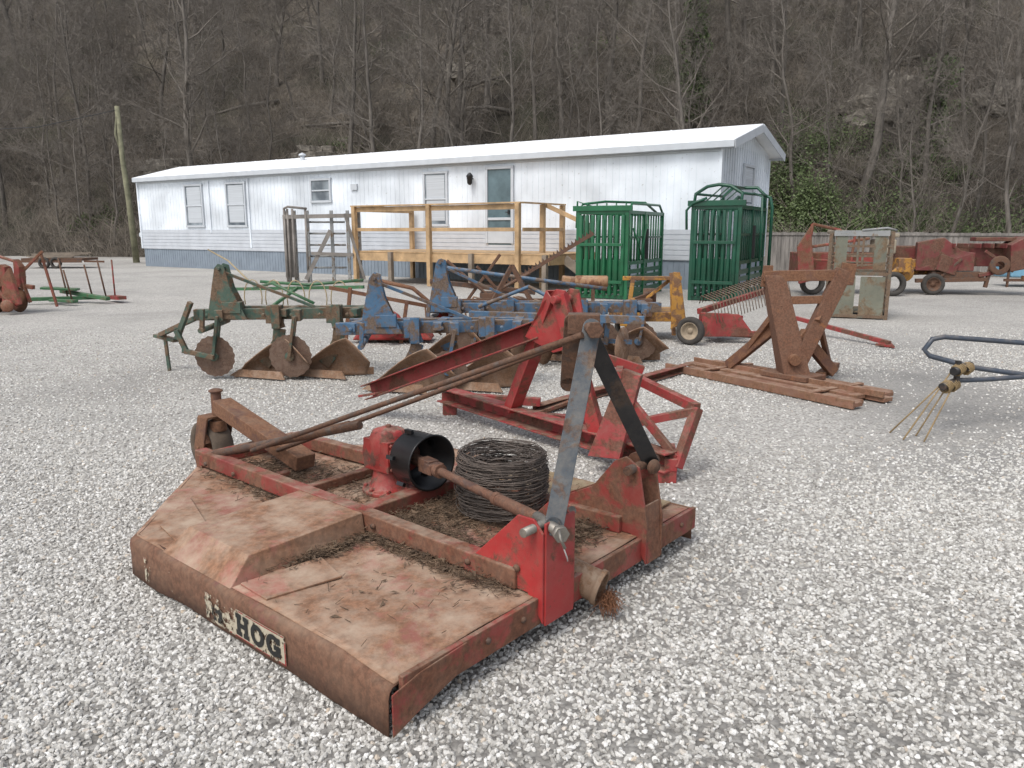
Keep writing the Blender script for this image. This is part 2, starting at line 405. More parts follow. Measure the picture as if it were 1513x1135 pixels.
# ------------------------------------------------------------------ mobile home
WHT=paint('white_siding',(.74,.79,.84),.0,(.55,.55,.55),1.2,.45,.04,(.6,.6,.58),bstr=.05)
TRIM=simple('trim_grey',(.50,.53,.56),.5,3,.08)
SKIRT=simple('skirting',(.21,.25,.295),.6,2,.15)
BAND=simple('lap_siding',(.55,.58,.62),.5,2,.1)
ROOFM=simple('roof_coating',(.82,.84,.85),.6,1.2,.08,bstr=.2)
GLS,nt,b=new_mat('window_glass'); 
cg=coord(nt); ng=noise_n(nt,cg,1.3,3,.5); nt.links.new(ramp(nt,ng,[(.35,(.10,.12,.14)),(.6,(.30,.34,.37))]),b.inputs['Base Color']); b.inputs['Roughness'].default_value=.12
BLD=simple('blind',(.48,.51,.54),.6,30,.2,stretch=(.01,.01,1))
DKM=simple('dark_iron',(.02,.02,.022),.5)
house=thing('mobile_home',(5.45,20.8,0),'long white metal-sided mobile home with grey skirting and white roof','house',rz=math.atan2(-.552,.835))
LN,DP,ZE,ZR=26.6,4.4,3.82,4.36
wl=M()
wl.box((-LN/2,DP/2,(1.62+ZE)/2),(LN,DP,ZE-1.62))
for x in (0,-LN): wl.prism([(x,0,ZE),(x,DP,ZE),(x,DP/2,ZR)],(.02,0,0))
x=-LN+.1
while x<-.05:
    wl.box((x,-.003,(1.63+ZE-.05)/2),(.03,.012,ZE-.05-1.63)); x+=.205
y=.1
while y<DP:
    top=ZE+ (ZR-ZE)*(1-abs(y-DP/2)/(DP/2))-.05
    wl.box((.011,y,(1.65+top)/2),(.010,.03,top-1.65)); y+=.205
part(house,'wall',wl,WHT)
bd=M(); bd.box((-LN/2,DP/2,1.2),(LN,DP,.84-.004))
for i in range(6):
    z=.80+.138*i
    bd.box((-LN/2,-.014,z+.06),(LN+.04,.02,.12),rx=.10)
    bd.box((.014,DP/2,z+.06),(.02,DP,.12),ry=.10)
part(house,'lap_siding_band',bd,BAND)
sk=M(); sk.box((-LN/2,DP/2,.39),(LN-.06,DP-.06,.78))
x=-LN+.1
while x<-.05: sk.box((x,.026,.39),(.03,.016,.76)); x+=.16
part(house,'skirting',sk,SKIRT)
rf=M()
ov=.22;oe=.40
za=ZE-.02-ov*(ZR-ZE)/(DP/2)*1
for sgn in (0,1):
    ye=-ov if sgn==0 else DP+ov
    poly=[(-LN-.05,ye,za),(oe,ye,za),(oe,DP/2,ZR+.03),(-LN-.05,DP/2,ZR+.03)]
    rf.add([V(p)+V((0,0,.02)) for p in poly]+[V(p)+V((0,0,.12)) for p in poly],[(0,1,2,3)[::-1],(4,5,6,7),(0,1,5,4),(1,2,6,5),(2,3,7,6),(3,0,4,7)])
x=-LN
while x<oe:
    for ye in (-ov,DP+ov): rf.beam((x,ye,za+.125),(x,DP/2,ZR+.155),.03,.014)
    x+=1.35
roof=part(house,'roof',rf,ROOFM,bevel=.02)
v=M(); v.cyl((-17.5,1.5,ZE+.3),(-17.5,1.5,ZE+.68),.09); v.lathe((-17.5,1.5,ZE+.68),(0,0,1),[(.14,0),(.13,.06),(0.001,.12)],14)
part(roof,'roof_vent',v,TRIM)
fa=M()
fa.box((-LN/2+.2,-ov-.015,za+.03),(LN+.4,.03,.17))
fa.box((-LN/2+.2,DP+ov+.015,za+.03),(LN+.4,.03,.17))
for (ya,yb) in ((-ov,DP/2),(DP+ov,DP/2)):
    fa.beam((oe+.018,ya,za+.02),(oe+.018,yb,ZR+.03),.03,.22)
fa.box((-LN/2,-.03,ZE-.14),(LN,.05,.12))
fa.box((-LN/2+.2,-ov/2,za-.05),(LN+.3,ov,.02))
part(house,'fascia',fa,TRIM,bevel=.006)
for (x,y,z,a_,b_,c_) in [(-LN,-.025,2.25,.09,.05,2.9),(0,-.025,2.25,.09,.05,2.9),(.02,DP,2.25,.05,.09,2.9),(-19.0,-.03,2.3,.07,.05,2.8),(-21.5,-.03,2.6,.06,.05,2.2)]:
    tr=M(); tr.box((x,y,z),(a_,b_,c_)); part(house,'corner_trim',tr,WHT)
def window(x0,x1,z0,z1,blind=True,side=False):
    fr=M(); xc=(x0+x1)/2
    def B(m,x,z,w,h,d,yy):
        if side: m.box((-yy,x,z),(d,w,h))
        else: m.box((x,yy,z),(w,d,h))
    for z in (z0,z1): B(fr,xc,z,x1-x0+.12,.08,.07,-.04)
    for x in (x0,x1): B(fr,x,(z0+z1)/2,.08,z1-z0-.085,.07,-.04)
    B(fr,xc,(z0+z1)/2,x1-x0-.09,.05,.06,-.035)
    wn=part(house,'window',fr,TRIM,bevel=.006)
    p=M(); B(p,xc,(z0+z1)/2,x1-x0-.06,z1-z0-.06,.02,-.022); part(wn,'pane',p,GLS)
    if blind:
        s=M(); B(s,xc,(z0+z1)/2+(z1-z0)*.02,(x1-x0)*.8,(z1-z0)*.86,.006,-.036)
        part(wn,'blind',s,BLD)
window(-10.0,-9.05,1.76,3.45); window(-15.4,-14.4,2.63,3.42,False)
window(-20.35,-19.2,1.76,3.45); window(-23.1,-21.95,1.76,3.45)
window(1.9,2.8,2.3,3.4,True,True)
dr=M(); 
for x in (-7.46,-6.49): dr.box((x,-.04,2.34),(.09,.08,2.3))
dr.box((-6.975,-.04,3.5),(1.06,.08,.09)); dr.box((-6.975,-.035,1.95),(.88,.06,.08)); dr.box((-6.975,-.035,1.4),(.88,.05,.4))
door=part(house,'door',dr,TRIM,bevel=.006)
p=M(); p.box((-6.975,-.02,2.3),(.88,.02,2.3)); part(door,'pane',p,simple('door_glass',(.10,.15,.17),.15,2,.3))
p=M(); p.box((-6.6,-.09,2.15),(.04,.06,.14)); p.cyl((-6.6,-.12,2.15),(-6.7,-.12,2.15),.015); part(door,'handle',p,DKM)
p=M(); p.cyl((-8.0,-.02,3.2),(-8.0,-.2,3.25),.02); p.lathe((-8.0,-.2,3.0),(0,0,1),[(.03,0),(.08,.05),(.1,.25),(.12,.27),(.03,.38)],10); part(house,'wall_lamp',p,DKM)
p=M(); p.box((-13.2,-.04,3.1),(.3,.06,.2)); part(house,'vent_cover',p,TRIM)
p=M(); p.box((-LN-.15,.3,1.3),(.25,.35,.7)); p.cyl((-LN-.15,.3,0),(-LN-.15,.3,1),.04); p.cyl((-LN-.15,.1,1.4),(-LN-.15,-.0,1.4),.1)
part(house,'meter_box',p,TRIM)
# deck -------------------------------------------------------
LUM=simple('treated_lumber',(.42,.28,.15),.75,3,.35,bstr=.3,stretch=(1,1,1))
LUM2=simple('old_lumber',(.22,.18,.14),.85,3,.35)
dk=thing('wooden_deck',(5.45,20.8,0),'treated lumber entry deck with railings beside the mobile home','deck',rz=house.rotation_euler.z)
fl=M(); X0,X1,Y0=-10.5,-3.5,-2.8; ZD=.98
y=Y0+.07
while y<-.1: fl.box(((X0+X1)/2,y,ZD-.02),(X1-X0,.135,.038)); y+=.145
part(dk,'floor',fl,LUM)
jo=M()
for y in (Y0,-.1): jo.box(((X0+X1)/2,y,ZD-.17),(X1-X0,.045,.24))
for x in (X0+.02,X1-.02): jo.box((x,Y0/2,ZD-.17),(.045,-Y0-.1,.24))
part(dk,'rim_joist',jo,LUM,bevel=.004)
for (x,y,h) in [(X0+.06,Y0-.07,1),(-7.5,Y0-.07,1),(-4.45,Y0-.07,1),(X0+.06,-.2,1),(-4.45,-.5,1),(-4.45,-1.6,1)]:
    p=M(); p.box((x,y,1.15),(.13,.13,2.3)); part(dk,'post',p,LUM,bevel=.005)
for x in (-9,-6,X1-.1):
    p=M(); p.box((x,Y0-.07,.48),(.13,.13,.96)); part(dk,'post',p,LUM2,bevel=.005)
ra=M()
ra.box(((X0-4.38)/2,Y0-.06,2.32),(-4.3-X0,.15,.04)); ra.box(((X0-4.45)/2,Y0-.02,2.22),(-4.45-X0,.04,.14)); ra.box(((X0-4.45)/2,Y0-.02,1.62),(-4.45-X0,.04,.10))
ra.box((X0+.06,-1.45,2.325),(.15,2.5,.04)); ra.box((X0+.1,-1.45,2.22),(.04,2.4,.13)); ra.box((X0+.1,-1.45,1.62),(.04,2.4,.10))
ra.box((-4.43,-1.6,2.325),(.14,2.3,.04)); ra.box((-4.4,-1.6,1.62),(.04,2.2,.1))
ra.beam((-4.4,-1.5,2.28),(-3.1,-1.5,1.75),.04,.12)
part(dk,'railing',ra,LUM,bevel=.004)
st=M()
for i in range(4):
    st.box((X1+.15+.28*i,Y0+1.4,ZD-.2-.2*i),(.29,1.2,.04))
for y in (Y0+.8,Y0+2.0): st.beam((X1,y,ZD-.15),(X1+1.2,y,.05),.045,.25)
st.box((-3.1,-1.5,.9),(.1,.1,1.8))
part(dk,'stairs',st,LUM2)
GAL=paint('galvanised',(.26,.27,.27),.3,(.16,.12,.085),5,.5,.2)
gt=thing('livestock_gate',(-6.3,24.4,0),'weathered grey metal livestock gate panels standing beside the wooden deck','gate')
gm=M()
for x in (-7.0,-6.75,-6.35,-5.6,-5.1,-4.75): gm.box((x,24.4,1.1),(.09,.09,2.2))
for z in (.45,.8,1.15,1.5,1.85): gm.tube([(-6.3,24.45,z),(-5.2,24.45,z)],.03)
part(gt,'frame',gm,GAL,world=True)
gm=M()
for x in (-7.0,-6.9,-6.75,-6.35): gm.tube([(x,24.2,0),(x,24.2,2.25)],.035)
gm.tube([(-7.0,24.2,2.25),(-6.8,23.9,2.3),(-6.3,24.2,2.25)],.035)
gm.beam((-7.05,24.2,2.0),(-4.7,24.3,2.05),.06,.12); gm.box((-6.9,24.3,1.1),(.35,.05,1.9),rz=.3)
gm.beam((-5.1,24,2.1),(-4.6,24.2,.1),.08,.08)
gm.beam((-6.4,24.1,.1),(-5.6,24.2,1.6),.05,.12); gm.beam((-6.2,24.1,.9),(-4.9,24.1,.85),.05,.1)
part(gt,'headgate',gm,simple('weathered_board',(.22,.20,.18),.85,3,.35),world=True)
up=thing('utility_pole',(-18.9,39.2,0),'leaning weathered utility pole with green moss near the mobile home','pole')
p=M(); p.tube([(0,0,-.2),(-.1,0,3),(-.22,0,5),(-.25,0,7.5)],[.16,.14,.12,.11],10); p.tube([(-.22,0,5.2),(-.4,-.1,6.2),(-.3,-.1,7)],[.05,.06,.02],6); part(up,'post',p,simple('mossy_pole',(.19,.185,.12),.9,2,.5,bstr=.7,bd=.03))
p=M(); p.tube([(-.25,-.1,7.3),(-6,3,6.9),(-16,8,7.2)],.02,4); part(up,'cable',p,DKM)
fn=M(); a=V((9.3,32.8,0)); bq=V((24,21.5,0)); L=(bq-a).length; dn=(bq-a)/L; n=int(L/.16)
for i in range(n):
    p_=a+dn*(i*.16); h=1.52+U(-.02,.02)
    fn.box((p_.x,p_.y,h/2),(.152,.025,h),rz=math.atan2(dn.y,dn.x),ry=U(-.006,.006))
for z in (.4,1.25): fn.beam(a+V((0,.05,z)),bq+V((0,.05,z)),.05,.09)
fn.beam(a+V((-.02,-.04,1.45)),bq+V((-.02,-.04,1.45)),.03,.08)
WOODG=simple('weathered_fence',(.185,.17,.155),.9,2.2,.5,stretch=(3,3,.4))
single('wooden_fence',fn,WOODG,'grey weathered board fence along the edge of the gravel yard','fence')
# ------------------------------------------------------------------ squeeze chutes
GRN=paint('green_enamel',(.010,.110,.045),.05,(.05,.05,.03),5,.35,.05,bstr=.1)
DGR=paint('dark_green_enamel',(.007,.068,.038),.05,(.05,.05,.03),5,.35,.05,bstr=.1)
BLKR=simple('black_rubber',(.018,.018,.018),.8)
def chute(loc,rz,W,Ln,H,mat,lab,arch):
    t=thing('squeeze_chute',loc,lab,'cattle chute',rz=rz,group='green cattle squeeze chutes')
    f=M()
    for x in (0,W):
        for y in (0,Ln*.45,Ln): f.box((x,y,H/2),(.09,.09,H))
    for z in (.06,H-.04):
        f.box((W/2,0,z),(W,.07,.09)); f.box((W/2,Ln,z),(W,.07,.08)); f.box((W/2,Ln*.45,z+.002),(W,.06,.075))
        for x in (0,W): f.box((x,Ln/2,z+.003),(.07,Ln,.08))
    part(t,'frame',f,mat,bevel=.008)
    g=M()
    for i in range(8):
        x=W*(.07+.86*i/7)
        g.tube([(x,-.06,.10),(x,-.06,H*.5),(x,-.06,H*.95)],W*.042,8)
    for x in (W*.45,W*.55): g.tube([(x,-.12,.15),(x+.03*(1 if x>W/2 else -1),-.12,H*.4),(x,-.12,H*.9)],.03,8)
    g.box((W/2,-.05,H+.05),(W+.25,.06,.12)); g.box((W/2,-.13,H*.62),(W*.9,.04,.07)); g.box((W/2,-.13,H*.2),(W*.9,.04,.07))
    g.box((W*.5,-.03,H*.30),(W*.86,.012,H*.30))
    part(t,'head_gate',g,mat,bevel=.004)
    s=M()
    for x in (0,W):
        for i in range(13):
            y=.12+(Ln-.24)*i/12
            s.tube([(x,y,H*.40),(x,y,H-.08)],.022,6)
        for i in range(4): s.box((x,Ln/2,.18+H*.075*i),(.03,Ln-.1,H*.05))
        s.box((x,Ln/2,H*.41),(.06,Ln,.08)); s.box((x,Ln/2,H*.70),(.05,Ln,.05))
    for i in range(5): s.tube([(W*(.12+.76*i/4),Ln*.98,.1),(W*(.12+.76*i/4),Ln*.98,H-.06)],.025,6)
    part(t,'side_panel',s,mat)
    b_=M()
    if arch:
        b_.tube([(0,0,H),(0,.1,H+.26),(W*.25,.1,H+.42),(W/2,.1,H+.46),(W*.75,.1,H+.42),(W,.1,H+.26),(W,0,H)],.04)
        b_.tube([(0,Ln,H),(0,Ln,H+.3),(W*.2,Ln,H+.5),(W*.8,Ln,H+.5),(W,Ln,H+.3),(W,Ln,H)],.04)
        b_.tube([(W/2,.1,H+.46),(W/2,Ln,H+.5)],.03); b_.tube([(0,.1,H+.26),(0,Ln,H+.3)],.03); b_.tube([(W,.1,H+.26),(W,Ln,H+.3)],.03)
        b_.tube([(W,Ln*.5,H+.3),(W+.3,Ln*.3,H+.2),(W+.32,Ln*.3,.9)],.03)
        b_.tube([(W,Ln,H+.3),(W+.12,Ln,H+.25),(W+.18,Ln,H),(W+.18,Ln,0.05)],.04)
        b_.tube([(-.12,-.1,H*.75),(-.14,-.1,H*.95),(0,-.1,H+.05),(W*.3,-.1,H+.16)],.03)
        b_.cyl((W*.75,.2,H+.02),(W*.75,.9,H+.2),.045,10)
        for k in range(4): b_.tube([(0,Ln*(.2+.2*k),H),(W*.5,Ln*(.2+.2*k),H+.46)],.016,6)
    else:
        b_.tube([(0,.1,H),(-.03,.3,H+.16),(W*.4,.5,H+.22),(W*.9,Ln*.6,H+.22),(W,Ln*.8,H)],.03)
        b_.tube([(W,.1,H),(W,.3,H+.16),(W,Ln*.9,H+.18),(W,Ln,H)],.03)
        b_.tube([(W*.2,.2,H+.1),(-.1,.15,H+.22),(-.12,.15,H-.4)],.025)
        b_.box((W*.5,.25,H+.08),(W*.7,.07,.07)); b_.box((W*.3,.5,H+.05),(.08,.5,.08)); b_.tube([(W+.08,.2,H*.8),(W+.14,.7,H*.5),(W+.1,1.2,H*.85)],.022)
        for k in range(5): b_.tube([(W*.2*k+.1,.3,H),(W*.2*k+.1,.3,H+.18)],.02)
    part(t,'control_bars',b_,mat)
    r=M(); r.box((W+.07,Ln*.46,H*.62),(.05,.12,H*.35)); part(t,'rubber_guard',r,BLKR)
    return t
chute((1.58,18.6,0),-.46,1.2,2.9,2.05,GRN,'bright green steel cattle squeeze chute with slatted head gate on gravel',False)
chute((4.15,18.0,0),-.50,1.05,2.7,2.15,DGR,'dark green steel cattle chute with tall arched top frame on gravel',True)
# ------------------------------------------------------------------ rotary cutter
RED=paint('faded_red',(.25,.036,.028),.46,(.15,.062,.034),5,.6,.3,bstr=.4)
RED2=paint('bright_red',(.34,.026,.026),.28,(.14,.05,.03),5,.5,.25,bstr=.3)
RED3=paint('frame_red',(.29,.030,.030),.38,(.13,.05,.032),6,.6,.25,bstr=.3)
DECKM=paint('rusty_deck',(.30,.115,.085),.50,(.22,.115,.066),3.0,.88,.50,(.40,.30,.22),bstr=.5)
SKM=paint('rusty_skirt',(.16,.052,.038),.6,(.14,.068,.04),4,.7,.30,(.28,.20,.14))
RST=paint('deep_rust',(.13,.060,.040),.5,(.16,.075,.04),6,.85,.15,(.3,.22,.15))
BRN=paint('rust_steel',(.080,.050,.037),.5,(.11,.056,.034),9,.6,.1)
BLU=paint('slate_bar',(.050,.062,.074),.27,(.09,.055,.04),8,.5,.25)
BLK=paint('black_bar',(.016,.016,.018),.25,(.06,.04,.03),6,.5,.12)
BLKP=simple('black_plastic',(.012,.012,.013),.35,6,.3)
CU=thing('rotary_cutter',(-.42,2.22,0),'rusty red pull-behind rotary mower deck with hitch mast standing on gravel','mower',rz=math.atan2(.765,.644))
W_=2.06; DL=2.6
def wmin(d): return 0 if d<1.78 else .76*(d-1.78)/.82
def wmax(d): return W_ if d<1.78 else W_-.68*(d-1.78)/.82
dm=M()
def dent(x,y): return .007*noise.noise(V((x*2.2,y*2.2,0)))+.002*noise.noise(V((x*7,y*7,2)))
def deckf(a,b):
    d=-.03+(DL+.01)*b; x=wmin(d)+.03+(wmax(d)-wmin(d)-.06)*a
    z=.207+dent(x,d)
    if d<.25 and x<.4: z-=.03*(1-max(d,0)/.25)*(1-x/.4)
    return (x,d,z)
dm.grid(deckf,60,70)
part(CU,'deck_plate',dm,DECKM,solid=.006)
outl=[(0,-.035),(0,1.78),(.76,2.6),(1.38,2.6),(W_,1.78),(W_,-.035)]
sp=[];
for i in range(len(outl)-1):
    a=V(outl[i]+(0,));b2=V(outl[i+1]+(0,)); n=int((b2-a).length/.05)
    for k in range(n): sp.append(a.lerp(b2,k/n))
sp.append(V(outl[-1]+(0,)))
cx=V((1.05,1.2,0))
vs=[];fs=[]
for i,p_ in enumerate(sp):
    inn=V((0,0,0))
    if p_.y<1.78: inn=V((1,0,0)) if p_.x<1 else V((-1,0,0))
    else: inn=(cx-p_).normalized()
    if abs(p_.y-1.78)<.06: inn=(inn+(cx-p_).normalized()).normalized()
    wv=.012*noise.noise(V((p_.x*3,p_.y*3,5)))
    zt=.207
    if p_.x<.1 and p_.y<.25: zt-=.03*(1-max(0,p_.y)/.25)
    low=.022+.014*noise.noise(V((p_.x*2,p_.y*2,1)))
    if p_.x<.1 and p_.y<.5: low-=.016*(1-p_.y/.5)
    for (ins,z,wk) in ((.045,zt,0),(.02,zt-.004,0),(.006,zt-.018,.1),(0,zt-.04,.4),(0,.11,1),(-.004,low,1.3)):
        q=p_+inn*(ins+wv*wk); vs.append((q.x,q.y,z))
k=6
for i in range(len(sp)-1):
    for j in range(k-1): fs.append((i*k+j,(i+1)*k+j,(i+1)*k+j+1,i*k+j+1))
sm=M(); sm.add(vs,fs,True)
part(CU,'side_skirt',sm,SKM,solid=.005)
for poly in ([(.10,1.52,.217),(.14,1.76,.219),(.44,2.06,.219),(.30,1.62,.217)],[(.05,.72,.214),(.06,.92,.214),(.42,.88,.216),(.36,.66,.216)]):
    pp=M(); pp.prism(poly,(0,0,.009)); part(CU,'patch_plate',pp,DECKM,bevel=.002)
tb=M(); 
A8=[(.02,.93,.205),(.02,1.49,.205),(.725,1.50,.205),(.725,.955,.205),(.13,.965,.300),(.13,1.45,.300),(.725,1.47,.308),(.725,.975,.308)]
tb.add(A8,[(4,7,6,5),(0,4,5,1),(1,5,6,2),(3,7,4,0),(2,6,7,3)])
part(CU,'cross_tunnel',tb,DECKM,bevel=.004)
tb=M()
tb.beam((.81,1.08,.245),(1.42,1.08,.245),.09,.08)
part(CU,'cross_tunnel',tb,RED,bevel=.006)
rl=M()
rl.beam((.765,.05,.255),(.78,2.56,.27),.075,.085); rl.beam((1.52,.05,.25),(1.40,2.5,.26),.07,.08)
rl.beam((.80,1.62,.235),(1.42,1.62,.235),.05,.05); rl.beam((.74,2.52,.25),(1.42,2.52,.25),.06,.08)
rl.beam((.805,1.98,.225),(1.0,1.98,.225),.05,.03)
part(CU,'deck_rail',rl,RED,bevel=.006)
fc=M()
fc.box((W_/2+.02,-.045,.148),(W_-.05,.022,.112))
fc.box((W_/2+.02,-.012,.095),(W_-.06,.045,.012))
fc.prism([(-.004,-.058,.015),(-.004,-.058,.165),(.12,-.058,.19),(.34,-.058,.20),(.30,-.058,.10),(.10,-.058,.05)],(0,.006,0))
part(CU,'front_channel',fc,RED,bevel=.004)
yp=M(); yp.prism([(1.70,.06,.218),(2.0,.06,.218),(2.0,.95,.220),(1.62,1.0,.220),(1.62,.6,.22)],(0,0,.008))
part(CU,'deck_overlay',yp,paint('ochre_plate',(.28,.20,.105),.4,(.19,.11,.06),5,.8,.45,(.36,.29,.20)),label='tan rust-stained cover plate')
l1=M()
P1=[(-.075,.10),(-.075,.47),(-.03,.52),(.05,.52),(.10,.47),(.36,.215),(.0,.212)]
l1.prism([(.75,d,z) for d,z in P1],(.012,0,0)); l1.prism([(.95,d,z) for d,z in P1],(.012,0,0))
l1.box((.85,-.076,.30),(.186,.012,.42))
part(CU,'hitch_lug',l1,RED2,bevel=.003,label='bright red hitch lug plate')
l2=M()
P2=[(-.08,.08),(-.08,.28),(-.03,.54),(.04,.58),(.10,.55),(.22,.40),(.58,.215),(.0,.212)]
l2.prism([(1.52,d,z) for d,z in P2],(.014,0,0)); l2.prism([(1.66,d,z) for d,z in P2],(.014,0,0))
l2.prism([(1.53,-.078,.08),(1.65,-.078,.08),(1.65,-.06,.36),(1.53,-.06,.36)],(0,.01,0))
part(CU,'hitch_lug',l2,RED,bevel=.003,label='rusty brown-red hitch lug plate')
def flat(m,p,q,w,t,nrm=(0,1,0)):
    p=V(p);q=V(q);d=(q-p).normalized();nrm=V(nrm); s_=d.cross(nrm).normalized()
    nn=s_.cross(d).normalized()
    vs=[a+s_*x*w/2+nn*z*t/2 for a in(p,q) for x in(-1,1) for z in(-1,1)]
    m.add(vs,[(0,1,3,2),(4,6,7,5),(0,4,5,1),(2,3,7,6),(0,2,6,4),(1,5,7,3)])
    for a in (p,q): m.cyl(a-nn*t/2,a+nn*t/2,w/2,18)
NR=(1,.75,0)
b1=M(); flat(b1,(.80,-.085,.49),(1.14,-.01,1.215),.074,.014,NR); part(CU,'mast_bar',b1,BLU,bevel=.002,label='slate grey flat mast bar')
b1=M(); flat(b1,(1.62,-.03,.54),(1.20,.06,1.20),.076,.014,NR); part(CU,'mast_bar',b1,BLK,bevel=.002,label='black flat mast bar')
b1=M(); flat(b1,(1.20,.06,1.23),(1.27,.12,.92),.07,.014,NR); flat(b1,(1.16,.10,1.23),(1.22,.16,.95),.07,.014,NR)
b1.box((1.17,.05,1.225),(.10,.13,.08),rz=.6)
b1.cyl((1.08,-.06,1.215),(1.26,.14,1.215),.022,12); b1.cyl((1.075,-.07,1.215),(1.09,-.055,1.215),.036,6)
part(CU,'mast_head',b1,BRN,bevel=.003)
STL=simple('bare_steel',(.25,.23,.20),.5,20,.3,metal=.6)
pn=M()
pn.cyl((.68,-.03,.485),(1.0,-.03,.485),.018,12); pn.cyl((.765,-.14,.49),(.84,.03,.49),.022,12)
pn.cyl((.75,-.16,.49),(.765,-.135,.49),.032,6); pn.tube([(.72,-.17,.52),(.70,-.19,.50),(.715,-.2,.46)],.006)
part(CU,'hitch_pin',pn,STL)
pn=M(); pn.cyl((1.46,0,.53),(1.72,0,.53),.022,12); pn.lathe((1.60,-.055,.53),(-.4,-1,0),[(.036,0),(.032,.012),(.001,.016)],14)
part(CU,'hitch_pin',pn,BRN)
for pts,r in (([(1.09,-.0,1.19),(.95,1.0,.80),(.80,2.02,.395)],.013),([(1.22,.05,1.18),(1.11,1.0,.78),(.96,2.02,.36)],.012),([(.975,1.28,.63),(.79,2.42,.30)],.022),([(1.08,1.5,.58),(.92,2.4,.29)],.018)):
    rd=M(); rd.tube(pts,r,8); part(CU,'brace_rod',rd,BRN)
gb=M(); GX,GY=1.22,1.35
gb.lathe((GX,GY,.205),(0,0,1),[(.001,.0),(.15,0),(.15,.022),(.115,.03),(.10,.06),(.085,.12),(.10,.15),(.105,.30),(.085,.34),(.04,.355),(.001,.355)],24)
gb.box((GX,GY,.42),(.19,.20,.17)); gb.lathe((GX,GY-.05,.42),(0,-1,0),[(.09,0),(.09,.10),(.06,.13),(.03,.14)],20)
gb.lathe((GX,GY+.09,.42),(0,1,0),[(.08,0),(.08,.04),(.001,.05)],18)
for i in range(8):
    a=i*math.pi/4; gb.cyl((GX+.132*math.cos(a),GY+.132*math.sin(a),.22),(GX+.132*math.cos(a),GY+.132*math.sin(a),.248),.012,6)
for sx in (-1,1):
    for sz in (-1,1): gb.cyl((GX+sx*.075,GY-.1,.42+sz*.065),(GX+sx*.075,GY-.115,.42+sz*.065),.012,6)
gb.box((GX,GY-.0,.515),(.12,.13,.03)); gb.cyl((GX,GY,.53),(GX,GY,.575),.016,8)
part(CU,'gearbox',gb,paint('gearbox_red',(.33,.032,.028),.36,(.13,.05,.035),9,.55,.3),bevel=.004)
bl=M(); bl.lathe((GX+.01,GY-.15,.43),(-.12,-1,.0),[(.05,.0),(.125,.0),(.138,.02),(.143,.19),(.150,.20),(.138,.20),(.132,.03),(.06,.02)],36)
for i in range(5):
    a=.4+i*1.25; bl.box((GX-.02+.146*math.cos(a),GY-.20,.43+.146*math.sin(a)),(.02,.05,.02),ry=-a)
part(CU,'shaft_shield',bl,BLKP)
ps=M(); s0=V((GX-.01,GY-.18,.43)); s1=V((.86,.0,.465)); dn_=(s1-s0)
ps.cyl(s0,s0+dn_*.14,.03); ps.box(s0+dn_*.17,(.06,.10,.07),rz=-.2); ps.box(s0+dn_*.22,(.08,.06,.05),rz=-.2); ps.cyl(s0+dn_*.23,s0+dn_*.28,.036,14)
ps.tube([s0+dn_*.26,s0+dn_*.70],.021,14); ps.tube([s0+dn_*.7,s0+dn_*.985],.027,12); ps.cyl(s0+dn_*.69,s0+dn_*.715,.03,14)
part(CU,'drive_shaft',ps,paint('shaft_rust',(.085,.045,.034),.5,(.13,.06,.036),9,.55,.08),bevel=.002)
tw=M()
tw.beam((1.10,1.95,.27),(1.10,2.86,.48),.13,.09)
tw.cyl((1.10,2.92,.36),(1.10,2.92,.58),.034,14); tw.cyl((1.10,2.92,.56),(1.10,2.92,.575),.046,14)
part(CU,'tail_arm',tw,RST,bevel=.006)
tf=M(); tf.cyl((1.10,2.92,.30),(1.10,2.92,.37),.055)
tf.box((1.10,2.94,.40),(.19,.12,.014))
for s_ in (-1,1): tf.prism([(1.10+s_*.092,2.88,.40),(1.10+s_*.092,3.0,.40),(1.10+s_*.092,3.08,.17),(1.10+s_*.092,3.02,.13),(1.10+s_*.092,2.96,.17)],(.012,0,0))
tf.cyl((.99,3.02,.18),(1.21,3.02,.18),.016)
part(CU,'wheel_fork',tf,RST,bevel=.003)
tl=M(); tl.tyre((1.10,3.02,.18),(1,0,0),.18,.14); whl=part(CU,'tail_wheel',tl,simple('worn_tyre',(.10,.075,.055),.9,12,.4,bstr=.6))
tl=M(); tl.rim((1.10,3.02,.18),(1,0,0),.18,.14); part(whl,'rim',tl,RST)
yk=M(); yk.lathe((1.04,.14,.20),(.25,-1,-.28),[(.03,0),(.062,0),(.062,.10),(.07,.11),(.07,.24),(.078,.25),(.078,.27),(.064,.27),(.06,.12),(.03,.11)],22)
yk.cyl((1.03,.16,.205),(1.07,-.02,.16),.03)
part(CU,'shaft_coupling',yk,paint('tan_rust',(.26,.17,.11),.4,(.20,.11,.06),12,.75,.3),bevel=.002)
tg=M(); tg.tube([(.80,-.10,.47),(.83,-.11,.40),(.87,-.10,.34),(.885,-.09,.32)],.003,5); part(CU,'zip_tie',tg,simple('white_plastic',(.75,.75,.72),.5))
def onebolt(c,ax,r):
    bo=M(); bo.lathe(c,ax,[(r,0),(r,.008),(.001,.012)],8); part(CU,'bolt',bo,BRN)
for d in (.3,.9,1.5,2.1,2.4): onebolt((.726,d,.26),(-1,0,0),.014)
for c_ in ((.742,.05,.30),(.742,.1,.24),(.742,.0,.18)): onebolt(c_,(-1,0,0),.016)
for x in (.45,.65,1.2,1.9): onebolt((x,-.056,.155),(0,-1,0),.013)
